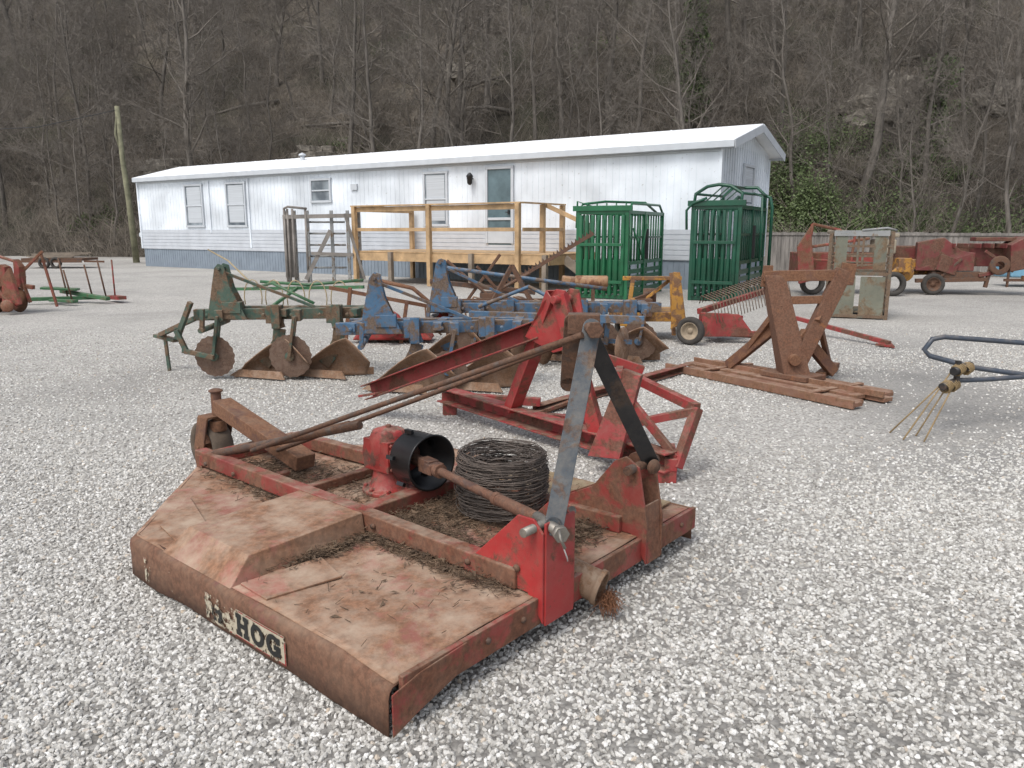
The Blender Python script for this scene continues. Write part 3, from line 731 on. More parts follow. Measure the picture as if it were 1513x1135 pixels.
def worn(name,col,lo,hi,x0,x1):
    m,nt,b=new_mat(name); co=coord(nt)
    n=noise_n(nt,co,26,8,.75); n2=noise_n(nt,co,6,4,.6)
    sx=nd(nt,'ShaderNodeSeparateXYZ'); nt.links.new(co,sx.inputs[0])
    mr=nd(nt,'ShaderNodeMapRange'); mr.inputs[1].default_value=x0; mr.inputs[2].default_value=x1; mr.inputs[3].default_value=lo; mr.inputs[4].default_value=hi
    nt.links.new(sx.outputs[1],mr.inputs[0])
    av=nd(nt,'ShaderNodeMath',operation='ADD'); nt.links.new(n,av.inputs[0]); nt.links.new(n2,av.inputs[1])
    hf=nd(nt,'ShaderNodeMath',operation='MULTIPLY'); hf.inputs[1].default_value=.5; nt.links.new(av.outputs[0],hf.inputs[0])
    gt_=nd(nt,'ShaderNodeMath',operation='GREATER_THAN'); nt.links.new(hf.outputs[0],gt_.inputs[0]); nt.links.new(mr.outputs[0],gt_.inputs[1])
    c=ramp(nt,n,[(.3,mul(col,.6)),(.65,col)])
    tr_=nd(nt,'ShaderNodeBsdfTransparent'); ms=nd(nt,'ShaderNodeMixShader')
    nt.links.new(c,b.inputs['Base Color']); b.inputs['Roughness'].default_value=.8
    nt.links.new(gt_.outputs[0],ms.inputs[0]); nt.links.new(tr_.outputs[0],ms.inputs[1]); nt.links.new(b.outputs[0],ms.inputs[2])
    out=[q for q in nt.nodes if q.type=='OUTPUT_MATERIAL'][0]; nt.links.new(ms.outputs[0],out.inputs[0]); return m
def skx(d): return -.006+.012*noise.noise(V((0,d*3,5)))*.9
pz0,pz1=.038,.155
dc=M()
dc.grid(lambda a,b: (skx(.52+1.10*a)-.0015,.52+1.10*a,pz0+(pz1-pz0)*b),40,1)
part(CU,'decal_panel',dc,worn('decal_cream',(.50,.44,.33),.455,.585,.80,1.12))
dc=M()
for z in (pz0+.004,pz1-.004): dc.grid(lambda a,b: (skx(.52+1.10*a)-.0028,.52+1.10*a,z-.0025+.005*b),40,1)
dc.grid(lambda a,b: (skx(.52)-.0028,.52+.008*a,pz0+(pz1-pz0)*b),1,1)
part(CU,'decal_border',dc,worn('decal_red',(.30,.04,.035),.47,.60,.7,1.05))
def stroke(m,pts,wd,ox,oz,h,wdt):
    for (x0,y0),(x1,y1) in zip(pts[:-1],pts[1:]):
        a=V((x0,y0,0));b=V((x1,y1,0));d=(b-a); l=d.length
        if l<1e-6: continue
        d/=l; nrm=V((-d.y,d.x,0))*wd/2; a=a-d*wd*.12; b=b+d*wd*.12
        q=[a+nrm,a-nrm,b-nrm,b+nrm]
        vs=[]
        for p_ in q:
            dd=ox-p_.x*wdt; vs.append((skx(dd)-.0042,dd,oz+p_.y*h))
        m.add(vs,[(0,1,2,3)])
def arc(cx,cy,rx,ry,a0,a1,n=14): return [(cx+rx*math.cos(math.radians(a0+(a1-a0)*i/n)),cy+ry*math.sin(math.radians(a0+(a1-a0)*i/n))) for i in range(n+1)]
LET={'H':[[(.22,0),(.22,1)],[(.78,0),(.78,1)],[(.2,.5),(.8,.5)],[(.04,.06),(.4,.06)],[(.04,.94),(.4,.94)],[(.6,.06),(.96,.06)],[(.6,.94),(.96,.94)]],
'O':[arc(.5,.5,.36,.42,0,360,24)],
'G':[arc(.5,.5,.36,.42,50,340,20),[(.84,.42),(.84,.06)],[(.55,.44),(.95,.44)],[(.83,.95),(.83,.68)]],
'B':[[(.24,0),(.24,1)],[(.05,.06),(.5,.06)],[(.05,.94),(.5,.94)],[(.24,.52),(.5,.52)],arc(.5,.73,.28,.21,90,-90,8),arc(.5,.29,.32,.23,90,-90,8)],
'U':[[(.22,.94),(.22,.35)],arc(.5,.36,.28,.30,180,360,10),[(.78,.35),(.78,.94)],[(.04,.94),(.4,.94)],[(.6,.94),(.96,.94)]],
'S':[arc(.5,.74,.28,.20,30,270,12),arc(.5,.30,.30,.24,90,-150,12)]}
def word(txt,d0,lw,gap,mat,lab=None):
    d=d0
    for ch in txt:
        m=M()
        for s_ in LET[ch]: stroke(m,s_,.25,d,pz0+.018,pz1-pz0-.036,lw)
        part(CU,'letter',m,mat,label=lab)
        d-=lw+gap
word('HOG',.855,.094,.012,worn('letter_black',(.02,.02,.018),.34,.42,.6,1.0))
word('BUSH',1.36,.094,.012,worn('letter_faded',(.03,.028,.025),.50,.60,.95,1.10),'mostly worn-away lettering')
random.seed(5)
db=M(); ca,sa=.644,.765
def loc2w(x,y,z): return (-.42+x*ca-y*sa,2.22+x*sa+y*ca,z)
def debris(cx,cy,rx,ry,n,z0=.214,h=.025):
    for i in range(n):
        x=cx+random.gauss(0,rx); y=cy+random.gauss(0,ry)
        if not(wmin(y)+.04<x<wmax(y)-.04 and .02<y<2.5): continue
        z=z0+h*R()**2; L=U(.01,.05); a=U(0,6.28)
        d=V((math.cos(a),math.sin(a),U(-.2,.4)))*L; p_=V((x,y,z))
        if R()<.75: db.tube([loc2w(*p_),loc2w(*(p_+d))],U(.0008,.002),3,caps=False)
        else:
            e=V((-d.y,d.x,U(-.01,.01)))*.35
            db.add([loc2w(*(p_-e)),loc2w(*(p_+d*.5-e*1.6)),loc2w(*(p_+e)),],[(0,1,2)])
debris(.70,1.7,.02,.4,250); debris(.69,.55,.025,.35,900,h=.02); debris(.5,.90,.14,.022,700); debris(.88,.75,.06,.25,2200,h=.035); debris(1.15,.2,.22,.06,2400,h=.04)
debris(1.0,2.0,.16,.25,1600); debris(1.4,.95,.08,.35,1200); debris(1.15,.85,.18,.2,2200); debris(1.72,.35,.10,.2,500); debris(1.1,1.5,.2,.3,900,h=.01); debris(.4,.5,.2,.25,60,h=.003)
single('dry_grass_debris',db,simple('dead_grass',(.12,.08,.05),.95,9,.6),kind='stuff')
tuft=M()
for i in range(260):
    p_=V(loc2w(1.11+random.gauss(0,.02),-.14+random.gauss(0,.015),.10+random.gauss(0,.015))); q=p_+V((random.gauss(0,.025),random.gauss(0,.025),-U(.01,.07)))
    tuft.tube([p_,(p_+q)/2+V((U(-.01,.01),U(-.01,.01),0)),q],.0013,3,caps=False)
single('straw_tuft',tuft,simple('rusty_straw',(.20,.09,.045),.9,9,.5),'clump of rusty brown straw hanging from the shaft coupling','straw')
random.seed(9)
bw=M(); C0=V(loc2w(1.36,.66,.215))
for i in range(135):
    rr=U(.10,.21) if i%4==0 else U(.195,.222); z0=U(.012,.31); tilt=U(-.06,.06); ta=U(0,6.28); ph=U(0,6.28)
    bul=.014*math.sin(math.pi*z0/.32); pts=[]
    for k in range(31):
        a=ph+k/30*2*math.pi; r=rr+bul+.004*math.sin(5*a+i)+.004*math.sin(3*a+i*2)
        pts.append(C0+V((r*math.cos(a),r*math.sin(a),max(.004,z0+tilt*r*math.cos(a-ta)+.006*math.sin(4*a+i*3)))))
    bw.tube(pts,.0026,4,caps=False)
    for k in range(8):
        p_=pts[int(U(0,30))]; d=V((U(-1,1),U(-1,1),U(-1,1))).normalized()*.016
        bw.tube([p_-d,p_+d],.0014,3,caps=False)
for k in range(14):
    p_=C0+V((U(-.15,.15),U(-.15,.15),.30)); bw.tube([p_,p_+V((U(-.08,.08),U(-.08,.08),U(.01,.05))),p_+V((U(-.12,.12),U(-.12,.12),.01))],.0022,4,caps=False)
single('barbed_wire_roll',bw,simple('rusted_wire',(.11,.088,.074),.7,14,.5,metal=.1),'coil of rusty barbed wire resting on the mower deck','barbed wire',loc=tuple(C0))
# ------------------------------------------------------------------ red lift frame behind cutter
RF=thing('steel_frame',(.2,5.6,0),'red steel three-point implement frame with slanted beam standing on gravel','implement')
f=M()
f.chan((-1.26,6.55,.22),(.20,5.55,.90),.11,.13,.01); f.beam((-1.3,6.6,.18),(-1.12,6.42,.24),.12,.02)
part(RF,'slanted_beam',f,RED3,world=True,bevel=.003)
f=M()
f.chan((-.62,6.72,.17),(1.02,4.74,.14),.12,.13,.012)
f.beam((-.62,6.72,.15),(.25,6.6,.12),.07,.07); f.beam((1.02,4.74,.12),(1.10,5.2,.10),.08,.08)
f.beam((.15,5.85,.17),(.85,5.85,.12),.07,.07); f.box((-.55,6.65,.05),(.12,.12,.10)); f.box((1.0,4.8,.04),(.12,.12,.08))
part(RF,'base_frame',f,RED3,world=True,bevel=.003)
f=M()
f.chan((.30,5.40,1.16),(.0,6.0,.20),.09,.10,.01); f.chan((.33,5.38,1.16),(.60,5.25,.20),.08,.10,.01,flip=-1)
f.prism([(.10,5.58,.84),(.22,5.43,1.10),(.31,5.37,1.20),(.37,5.36,1.19),(.44,5.32,.80),(.30,5.45,.74)],(.012,.02,0))
f.prism([(.20,5.65,.84),(.32,5.50,1.10),(.41,5.44,1.20),(.47,5.43,1.19),(.54,5.38,.80),(.40,5.52,.74)],(.012,.02,0))
f.cyl((.28,5.30,1.13),(.47,5.50,1.13),.028,12); f.box((.34,5.44,1.0),(.08,.10,.2),rz=.7)
f.beam((.44,5.3,.92),(.86,5.5,.34),.07,.07); f.beam((.34,5.5,.80),(.95,5.5,.60),.06,.07)
part(RF,'mast',f,RED2,world=True,bevel=.003)
f=M()
f.prism([(.52,4.98,.12),(.72,4.90,.12),(.86,5.0,.66),(.74,5.02,.70)],(.03,.06,0))
f.beam((.80,5.6,.58),(1.20,4.86,.47),.06,.06); f.beam((1.20,4.86,.47),(1.06,4.76,.10),.06,.06); f.beam((.65,5.0,.30),(1.19,4.86,.45),.05,.05)
f.beam((.80,5.6,.58),(.80,5.05,.15),.05,.05); f.beam((.70,4.98,.66),(.80,5.6,.60),.05,.06); f.beam((.78,5.0,.5),(1.06,4.78,.16),.04,.05)
part(RF,'lift_arm',f,RED3,world=True,bevel=.003)
lb=M(); lb.chan((.22,6.62,.05),(2.05,8.75,.06),.09,.08,.008); lb.beam((.2,6.6,.03),(.5,6.9,.06),.12,.03)
single('steel_beam',lb,RED,'rust-red steel channel beam lying flat on the gravel','beam',bevel=.003)
# ------------------------------------------------------------------ ploughs
GPL=paint('plough_green',(.040,.085,.062),.42,(.12,.075,.045),6,.65,.35)
BPL=paint('plough_blue',(.045,.120,.215),.40,(.12,.08,.055),6,.65,.38,(.28,.26,.24))
SHR=paint('share_rust',(.23,.135,.085),.5,(.19,.105,.06),6,.5,.45,(.38,.31,.24))
CRS=paint('coulter_rust',(.14,.085,.06),.5,(.11,.065,.045),9,.6,.3)
def plough(loc,rz,Ln,mat,lab,bott,discs,mast,hb=.68,mh=.55):
    t=thing('mouldboard_plough',loc,lab,'plough',rz=rz,group='ploughs parked in the gravel yard')
    f=M(); f.beam((0,0,hb),(Ln,.15,hb),.10,.12); f.beam((.1,.35,hb+.01),(Ln*.95,.42,hb),.08,.10)
    for x in (.15,Ln*.5,Ln*.9): f.beam((x,-.05,hb+.015),(x+.1,.5,hb+.015),.09,.08)
    for x in bott: f.box((x,.02,hb),(.16,.17,.19)); f.box((x+.03,-.08,hb-.02),(.09,.02,.26))
    for k in range(int(Ln/.3)): f.lathe((.15+.3*k,-.05,hb),(0,-1,0),[(.02,0),(.02,.03),(.001,.032)],6)
    part(t,'beam',f,mat,bevel=.005)
    m=M()
    for yy in (-.08,.10):
        m.prism([(mast-.16,yy,hb-.04),(mast-.05,yy,hb+mh*.92),(mast-.01,yy,hb+mh),(mast+.05,yy,hb+mh*.97),(mast+.10,yy,hb+mh*.55),(mast+.26,yy,hb-.05)],(0,.016,0))
    m.cyl((mast,-.12,hb+mh-.05),(mast,.14,hb+mh-.05),.018); m.beam((mast+.03,.01,hb+mh-.1),(min(mast+.95,Ln*.9),.1,hb+.07),.05,.03)
    m.cyl((mast-.12,-.45,hb-.12),(mast-.12,.5,hb-.12),.03); m.beam((mast-.12,-.4,hb-.12),(mast-.1,-.4,hb+.1),.04,.06)
    m.box((mast+.1,-.02,hb+.08),(.2,.16,.12))
    part(t,'mast',m,mat,bevel=.004)
    for x in bott:
        s=M()
        pts=[(x,0,hb),(x+.05,0,hb-.16),(x+.03,0,.40),(x-.05,0,.25),(x-.14,.0,.14)]
        for a_,b_ in zip(pts[:-1],pts[1:]): s.beam(a_,b_,.04,.13,(1,0,0))
        part(t,'standard',s,mat,bevel=.004)
        s=M()
        def mb_(a,b,x=x):
            top=(.16+.30*math.sin(min(1,a*1.25)*math.pi*.5))*(1-.55*max(0,a-.62)/.38)
            L=.78*a; z=top*b
            y=-.06-.42*a*a*(.25+.75*b)+.10*math.sin(b*math.pi)*(.4+.6*a)-.10*b*b+.16*a
            return (x-.46+L+.16*b*(1-.4*a),y,z+.015)
        s.grid(mb_,16,10)
        part(t,'mouldboard',s,SHR,solid=.01)
        s=M(); s.prism([(x-.52,-.01,.025),(x-.40,-.03,.10),(x+.10,-.24,.10),(x+.14,-.28,.02)],(.006,.016,0)); s.beam((x-.36,.05,.05),(x+.40,.07,.05),.02,.08); part(t,'share',s,SHR)
    for (x,y,r) in discs:
        d=M(); d.lathe((x,y,r+.03),(.15,1,.05),[(.001,-.006),(r*.5,-.005),(r,0),(r*.5,.005),(.001,.006)],36,jag=.05,smooth=False); 
        dd=part(t,'coulter_disc',d,CRS)
        h=M(); h.lathe((x,y,r+.03),(.15,1,.05),[(.001,-.04),(.05,-.04),(.05,.04),(.001,.04)],14); h.beam((x,y-.05,r+.03),(x+.07,y-.05,hb),.03,.05,(0,1,0)); h.beam((x,y+.05,r+.03),(x+.07,y+.05,hb),.03,.05,(0,1,0)); h.box((x+.07,y*.5,hb+.0),(.09,.14,.12))
        part(dd,'coulter_arm',h,mat,bevel=.003)
    return t
plough((-3.45,8.35,0),.06,1.9,GPL,'dark green two-bottom plough with round coulter discs on gravel',[.85,1.5],[(.22,-.12,.23),(1.05,-.22,.24)],.32,.70,.55)
plough((-1.75,7.6,0),.10,2.0,BPL,'blue and rusty mouldboard plough with triangular mast on gravel',[.75,1.5],[(1.1,-.15,.2)],.40,.64,.55)
plough((-1.05,9.5,0),-.02,2.9,BPL,'blue multi-bottom plough with long beam and rusty coulters on gravel',[.35,1.0,1.9,2.5],[(.6,-.15,.23),(2.1,-.15,.26),(2.6,-.1,.24)],.18,.66,.6)
gx=thing('hitch_crossbar',(-3.7,8.5,0),'green plough hitch crossbar with clevises on a rusty stand','hitch')
f=M(); f.beam((-4.05,8.8,.42),(-3.45,8.35,.66),.05,.05); f.beam((-4.15,8.9,.40),(-3.85,8.75,.36),.08,.04); f.beam((-3.62,8.25,.45),(-3.42,8.2,.85),.05,.05)
f.beam((-3.6,8.2,.55),(-3.5,8.2,.30),.05,.05); f.beam((-3.55,8.2,.33),(-3.2,8.15,.26),.04,.05); f.beam((-4.0,8.8,.42),(-3.98,8.8,.0),.035,.035)
part(gx,'crossbar',f,GPL,world=True,bevel=.004)
dg=thing('disc_gang',(.3,9.0,0),'rusty disc harrow gang with round blades sitting among the ploughs','disc harrow')
f=M(); f.beam((-.5,9.1,.62),(1.5,8.7,.60),.09,.09); f.beam((-.3,9.3,.35),(1.4,8.9,.32),.05,.05); f.beam((-.2,9.1,.6),(-.2,9.2,.3),.05,.07); f.beam((1.1,8.8,.6),(1.1,8.95,.3),.05,.07); f.tube([(-.4,9.2,.7),(.2,9.1,.95),(.9,8.9,.6)],.025)
part(dg,'gang_beam',f,BPL,world=True,bevel=.005)
for i in range(6):
    f=M(); c=V((-.2+.3*i,9.27-.06*i,.25)); f.lathe(c,(1,-.55,0),[(.001,.05),(.12,.035),(.24,0),(.24,-.004),(.12,.03),(.001,.045)],26); part(dg,'disc_blade',f,SHR,world=True)
GR2=paint('faded_green',(.028,.125,.05),.25,(.12,.08,.05),5,.5,.25)
YEL=paint('yellow_orange',(.42,.20,.025),.40,(.16,.08,.04),6,.6,.25)
rk=thing('hay_rake',(-4.6,14.5,0),'green side-delivery hay rake with tan curved hoops on gravel','rake')
f=M(); f.beam((-6.2,16.0,.40),(-2.8,14.6,.55),.06,.06); f.tube([(-5.0,15,.5),(-4.4,14.2,.65),(-3.6,14.0,.3)],.028); f.beam((-4.6,14.2,.1),(-4.2,15.2,.5),.05,.05)
f.tube([(-5.0,15.4,.6),(-4.0,15.2,.55),(-2.9,15.1,.65)],.03)
part(rk,'frame',f,GR2,world=True)
f=M()
for i in range(5):
    c=V((-5.1+.45*i,15.1-.1*i,.3)); pts=[c+V((.35*math.cos(a)*.5,.1,.35*math.sin(a))) for a in [k*math.pi/8 for k in range(-1,10)]]
    f.tube(pts,.012,5)
f.tube([(-7.2,18.5,1.15),(-6.2,17,.95),(-5.2,15.6,.5)],.018,6)
part(rk,'hoops',f,simple('tan_tube',(.34,.27,.16),.7),world=True)
rm=thing('seed_hopper',(-1.75,11.2,0),'small bright red implement hopper resting on gravel behind ploughs','hopper')
f=M(); f.prism([(-2.3,11.2,.05),(-2.15,11.2,.25),(-1.95,11.2,.32),(-1.3,11.2,.22),(-1.15,11.2,.05)],(0,.5,0)); f.lathe((-1.0,11.0,.35),(.3,-1,.1),[(.02,0),(.16,.05),(.19,.22),(.15,.27)],18)
f.lathe((-1.75,10.9,.28),(.2,-1,.3),[(.001,0),(.18,.02),(.2,.1),(.14,.16)],18)
part(rm,'hopper_body',f,RED2,world=True,bevel=.03)
f=M(); f.beam((-2.6,11.0,.8),(-.8,11.1,.45),.05,.05); f.tube([(-1.9,11,.9),(-1.4,10.9,.8),(-.9,11,.35)],.03); f.beam((-2.4,11,.0),(-2.3,11,.8),.05,.05); f.beam((-1.6,11,.0),(-1.5,11,.6),.05,.05); part(rm,'frame',f,RST,world=True)
sb=thing('sickle_bar',(.6,13.0,0),'raised rusty sickle mower bar with serrated guards on old implement','mower bar')
f=M(); a=V((-.2,13.4,.6)); bq=V((1.35,13.0,1.55)); f.beam(a,bq,.05,.06)
for i in range(26):
    p_=a.lerp(bq,i/26); f.prism([p_+V((0,-.0,.03)),p_+V((.04,0,.05)),p_+V((.0,0,.10))],(0,.02,0))
part(sb,'cutter_bar',f,BRN,world=True)
f=M(); f.box((-.3,13.4,.35),(.5,.5,.4)); f.beam((-1.4,13.2,.75),(.4,13.3,.55),.08,.08); f.tube([(-1.1,13.1,1.1),(-.4,13.2,.5),(.3,13,.9)],.03); f.cyl((.1,13,.25),(.1,13.2,.25),.25,20)
f.beam((-1.0,13.3,.1),(-.2,13.2,1.2),.05,.05); f.beam((.2,13.3,.1),(-.6,13.2,1.0),.05,.05)
part(sb,'gear_housing',f,BRN,world=True,bevel=.02)
cv=thing('spring_cultivator',(-.2,11.0,0),'dark rusty spring-tooth cultivator with curved shanks on gravel','cultivator')
f=M(); f.beam((-1.2,11.1,.55),(1.1,10.9,.58),.07,.07); f.beam((-1.1,11.6,.55),(1.1,11.4,.58),.07,.07)
for x in (-1.0,0,1.0): f.beam((x,11.1,.56),(x+.02,11.55,.56),.06,.05)
f.beam((-.3,11.1,.55),(.0,11.2,1.1),.05,.06); f.beam((.3,11.1,.55),(.0,11.2,1.1),.05,.06)
part(cv,'frame',f,BRN,world=True)
for i in range(8):
    x=-1.05+.3*i; y=11.1 if i%2 else 11.6
    f=M(); f.tube([(x,y,.58),(x-.12,y,.62),(x-.26,y,.48),(x-.24,y,.25),(x-.02,y,.04)],.016,6); part(cv,'shank',f,SHR,world=True)
pb=thing('pipe_boom',(-.6,12,0),'long blue pipe boom resting across old farm implements','pipe')
f=M(); f.tube([(-1.1,11.9,1.05),(1.4,11.4,.75)],.03); part(pb,'tube',f,BPL,world=True)
f=M(); f.beam((-1.0,11.9,0),(-1.0,11.9,1.06),.05,.05); f.beam((1.2,11.45,0),(1.2,11.45,.76),.05,.05); part(pb,'support_leg',f,BRN,world=True)
# ------------------------------------------------------------------ yellow finishing mower
ym=thing('finishing_mower',(2.1,11.3,0),'yellow-orange three-point implement with small tyred wheels on gravel','mower')
f=M(); f.box((2.0,11.6,.36),(.95,.8,.14)); f.beam((1.65,11.1,.1),(1.75,11.2,.95),.06,.05); f.beam((2.35,11.1,.1),(2.3,11.2,1.0),.06,.05); f.beam((1.6,11.2,.92),(2.45,11.2,.92),.06,.06)
f.prism([(1.55,11.0,.25),(1.6,11.0,.62),(1.75,11.0,.66),(1.95,11.0,.25)],(0,.03,0)); f.prism([(2.28,11.0,.2),(2.28,11.0,1.02),(2.38,11.0,1.02),(2.5,11.0,.3)],(0,.03,0))
f.beam((1.5,11.9,.3),(2.6,11.9,.3),.08,.1); f.beam((1.7,11.3,.4),(2.3,11.25,.9),.04,.05)
part(ym,'deck',f,YEL,world=True,bevel=.01)
f=M(); f.box((1.1,11.9,.82),(.65,.4,.12),ry=.1); f.lathe((1.45,11.7,.84),(-1,.1,0),[(.001,0),(.09,0),(.09,.5),(.001,.5)],14); part(ym,'belt_cover',f,paint('tan_orange',(.36,.20,.10),.4,RUST,5,.7,.3),world=True,bevel=.02)
f=M(); f.tyre((2.53,10.85,.2),(.6,1,0),.2,.13); wq=part(ym,'wheel',f,simple('dusty_tyre',(.05,.045,.04),.9,10,.3),world=True)
f=M(); f.rim((2.53,10.85,.2),(.6,1,0),-.2,.13); f.rim((2.53,10.85,.2),(-.6,-1,0),.2,.13); part(wq,'rim',f,simple('cream_rim',(.30,.24,.17),.7,9,.3),world=True)
f=M(); f.tyre((1.72,11.6,.17),(.6,1,0),.17,.11); wq=part(ym,'wheel',f,MC['dusty_tyre'],world=True)
f=M(); f.cyl((2.05,11.5,.4),(2.05,11.5,.75),.1); f.beam((2.1,11.4,.7),(1.7,11.1,.6),.05,.05); f.box((1.9,11.2,.5),(.25,.2,.25)); part(ym,'gearbox',f,BRN,world=True)
tk=thing('tined_rake',(3.2,11.6,0),'red landscape rake with rows of curved rusty spring tines on gravel','rake')
f=M(); f.prism([(2.75,11.0,.1),(2.7,11.0,.45),(3.25,11.0,.42),(3.5,11.0,.1)],(0,.05,0)); f.beam((2.7,11.1,.45),(4.0,12.0,.7),.08,.08); f.beam((2.8,11.2,.15),(3.6,11.0,.12),.08,.1); f.box((3.1,11.4,.28),(.5,.4,.18),rz=.3)
part(tk,'frame',f,RED3,world=True,bevel=.006)
f=M()
for i in range(26):
    b0=V((2.75,11.3,.55)).lerp(V((4.1,12.2,.85)),i/25)
    f.tube([b0,b0+V((.0,-.1,.12)),b0+V((.12,-.3,.06)),b0+V((.16,-.42,-.25))],.008,4)
part(tk,'tines',f,simple('tine_rust',(.15,.10,.07),.8,9,.4),world=True)
f=M(); f.beam((4.55,12.3,.22),(5.25,10.6,.06),.06,.06); f.prism([(5.1,10.7,.03),(5.35,10.75,.03),(5.25,10.45,.03)],(0,0,.03))
dbx=thing('drawbar',(4.9,11.5,0),'slim red drawbar tongue reaching across the gravel','drawbar'); part(dbx,'tongue',f,RED3,world=True)
# ------------------------------------------------------------------ rusty rear blade with V frame
RB=paint('orange_rust',(.24,.115,.072),.45,(.18,.09,.05),5,.85,.4,(.38,.28,.21))
ORG=paint('orange_paint',(.26,.10,.035),.62,(.14,.067,.04),6,.75,.15)
bl_=thing('grader_blade',(2.95,8.1,0),'rusty rear grader blade with splayed hitch frame lying on gravel','grader blade')
f=M()
a=V((2.10,9.0,0)); bq=V((3.40,6.98,0)); dr_=(bq-a).normalized(); sd_=V((-dr_.y,dr_.x,0))
for k,(o1,wd,zz) in enumerate(((-.30,.13,.045),(-.15,.14,.03),(.01,.14,.05),(.17,.14,.035),(.33,.14,.05),(.48,.12,.035))):
    f.beam(a+sd_*o1+V((0,0,zz))+dr_*.14*(k%2)+dr_*.05*max(0,k-3),bq+sd_*o1+V((0,0,zz))-dr_*.09*(k%3),wd,.04)
f.beam(a+sd_*.09+V((0,0,.09)),bq+sd_*.09+V((0,0,.09)),.03,.06); f.beam(a-sd_*.37+V((0,0,.05)),bq-sd_*.37+V((0,0,.05)),.03,.08)
f.beam(a-sd_*.34+dr_*.5+V((0,0,.075)),a+sd_*.5+dr_*.5+V((0,0,.075)),.07,.02); f.beam(a-sd_*.34+dr_*1.9+V((0,0,.075)),a+sd_*.5+dr_*1.9+V((0,0,.075)),.07,.02)
part(bl_,'blade',f,RB,world=True,bevel=.004)
f=M()
f.box((2.97,8.0,.10),(.55,.36,.05),rz=-.95)
f.add([(2.84,7.88,.1),(3.12,7.88,.1),(3.12,8.12,.1),(2.84,8.12,.1),(2.62,8.02,1.14),(2.83,8.02,1.14),(2.83,8.16,1.14),(2.62,8.16,1.14)],[(3,2,1,0),(4,5,6,7),(0,1,5,4),(1,2,6,5),(2,3,7,6),(3,0,4,7)])
f.beam((3.40,7.95,1.20),(3.02,7.98,.25),.13,.15)
part(bl_,'upright_leg',f,ORG,world=True,bevel=.006)
f=M()
f.beam((2.62,8.10,1.13),(3.42,7.96,1.15),.10,.11); f.beam((2.80,8.05,.88),(3.28,7.97,.90),.07,.08)
f.beam((3.02,8.0,.55),(3.46,8.15,.10),.08,.11); f.beam((3.15,7.9,.72),(3.50,8.35,.12),.05,.06)
f.beam((2.86,8.1,.66),(2.46,8.6,.10),.09,.11); f.beam((2.80,8.0,.85),(2.52,8.55,.12),.05,.06)
f.prism([(3.34,7.92,1.05),(3.48,7.9,1.05),(3.50,7.9,1.26),(3.36,7.92,1.28)],(.01,.05,0)); f.prism([(2.60,8.1,1.02),(2.72,8.1,1.02),(2.72,8.1,1.24),(2.62,8.1,1.24)],(.01,.05,0))
f.cyl((2.93,7.84,.28),(2.93,8.16,.28),.06,14)
f.beam((3.3,8.1,.08),(3.75,8.8,.07),.10,.06); f.beam((2.45,8.75,.09),(2.8,8.2,.10),.10,.06)
part(bl_,'hitch_frame',f,RST,world=True,bevel=.005)
# ------------------------------------------------------------------ metal crate
OLV=paint('olive_grey',(.11,.11,.085),.48,(.13,.085,.055),4,.6,.3,(.28,.25,.19))
cr=thing('livestock_crate',(5.85,14.35,0),'weathered grey-green steel livestock crate with slotted front on gravel','crate',rz=-.42)
f=M(); CW,CD,CH=1.02,1.25,1.58
for x in (0,CW):
    for y in (0,CD): f.box((x,y,CH/2),(.06,.06,CH))
for z in (.05,CH*.52,CH-.03):
    for y in (0,CD): f.box((CW/2,y,z),(CW,.05,.06))
    for x in (0,CW): f.box((x,CD/2,z),(.05,CD,.06))
for z in (CH*.62,CH*.72,CH*.83): 
    for x in (0,CW): f.box((x,CD/2,z),(.03,CD,.03))
    f.box((CW/2,CD,z),(CW,.03,.03)); f.box((CW/2,0,z),(CW,.03,.03))
for z in (.2,.35,.5): f.box((CW,CD/2,z),(.03,CD,.03))
f.box((CW*.46,0,CH*.8),(.04,.04,CH*.4)); f.box((CW*.54,0,CH*.8),(.04,.04,CH*.4))
part(cr,'frame',f,OLV,bevel=.004)
f=M(); f.box((CW*.26,-.01,CH*.26),(CW*.4,.02,CH*.46)); f.box((CW*.74,-.01,CH*.26),(CW*.4,.02,CH*.46)); f.box((CW*.18,-.02,CH*.76),(CW*.2,.02,CH*.38)); f.box((CW*.82,-.02,CH*.76),(CW*.2,.02,CH*.38))
f.box((0,CD/2,CH*.27),(.02,CD*.9,CH*.46)); f.box((CW/2,CD/2,.12),(CW*.9,CD*.9,.02))
part(cr,'panels',f,paint('olive_sheet',(.14,.145,.11),.36,(.13,.085,.05),3,.6,.4,(.28,.25,.18)))
f=M(); f.tube([(CW*.5,-.05,CH+.02),(CW*.9,-.05,CH+.06),(CW*1.05,.1,CH+.02)],.02); f.box((CW*.5,-.03,CH*.98),(CW*.9,.04,.1)); part(cr,'latch_bar',f,GAL)
# ------------------------------------------------------------------ hay balers
BR=paint('baler_red',(.15,.024,.023),.45,(.11,.05,.032),3,.65,.22)
hb=thing('hay_baler',(11.2,20,0),'faded red hay baler with yellow knotter on gravel','baler')
f=M(); f.box((11.3,20.3,.95),(2.6,.8,.5),rz=-.25); f.prism([(10.3,19.9,.6),(10.3,19.9,1.3),(10.9,19.8,1.42),(11.3,19.7,1.1),(11.6,19.6,1.05),(11.6,19.6,.6)],(.2,.5,0)); f.prism([(12.3,19.4,.6),(12.25,19.4,1.25),(12.6,19.4,1.45),(13.1,19.4,1.3),(13.15,19.4,.75)],(.15,.7,0)); f.box((12.1,19.7,1.38),(.9,.5,.1),rz=-.25)
f.box((10.9,19.45,.75),(.5,.1,.4),ry=.3); f.beam((11.6,19.3,.5),(12.9,19.2,.75),.08,.1); f.beam((11.7,19.3,1.1),(12.4,19.2,.6),.06,.08)
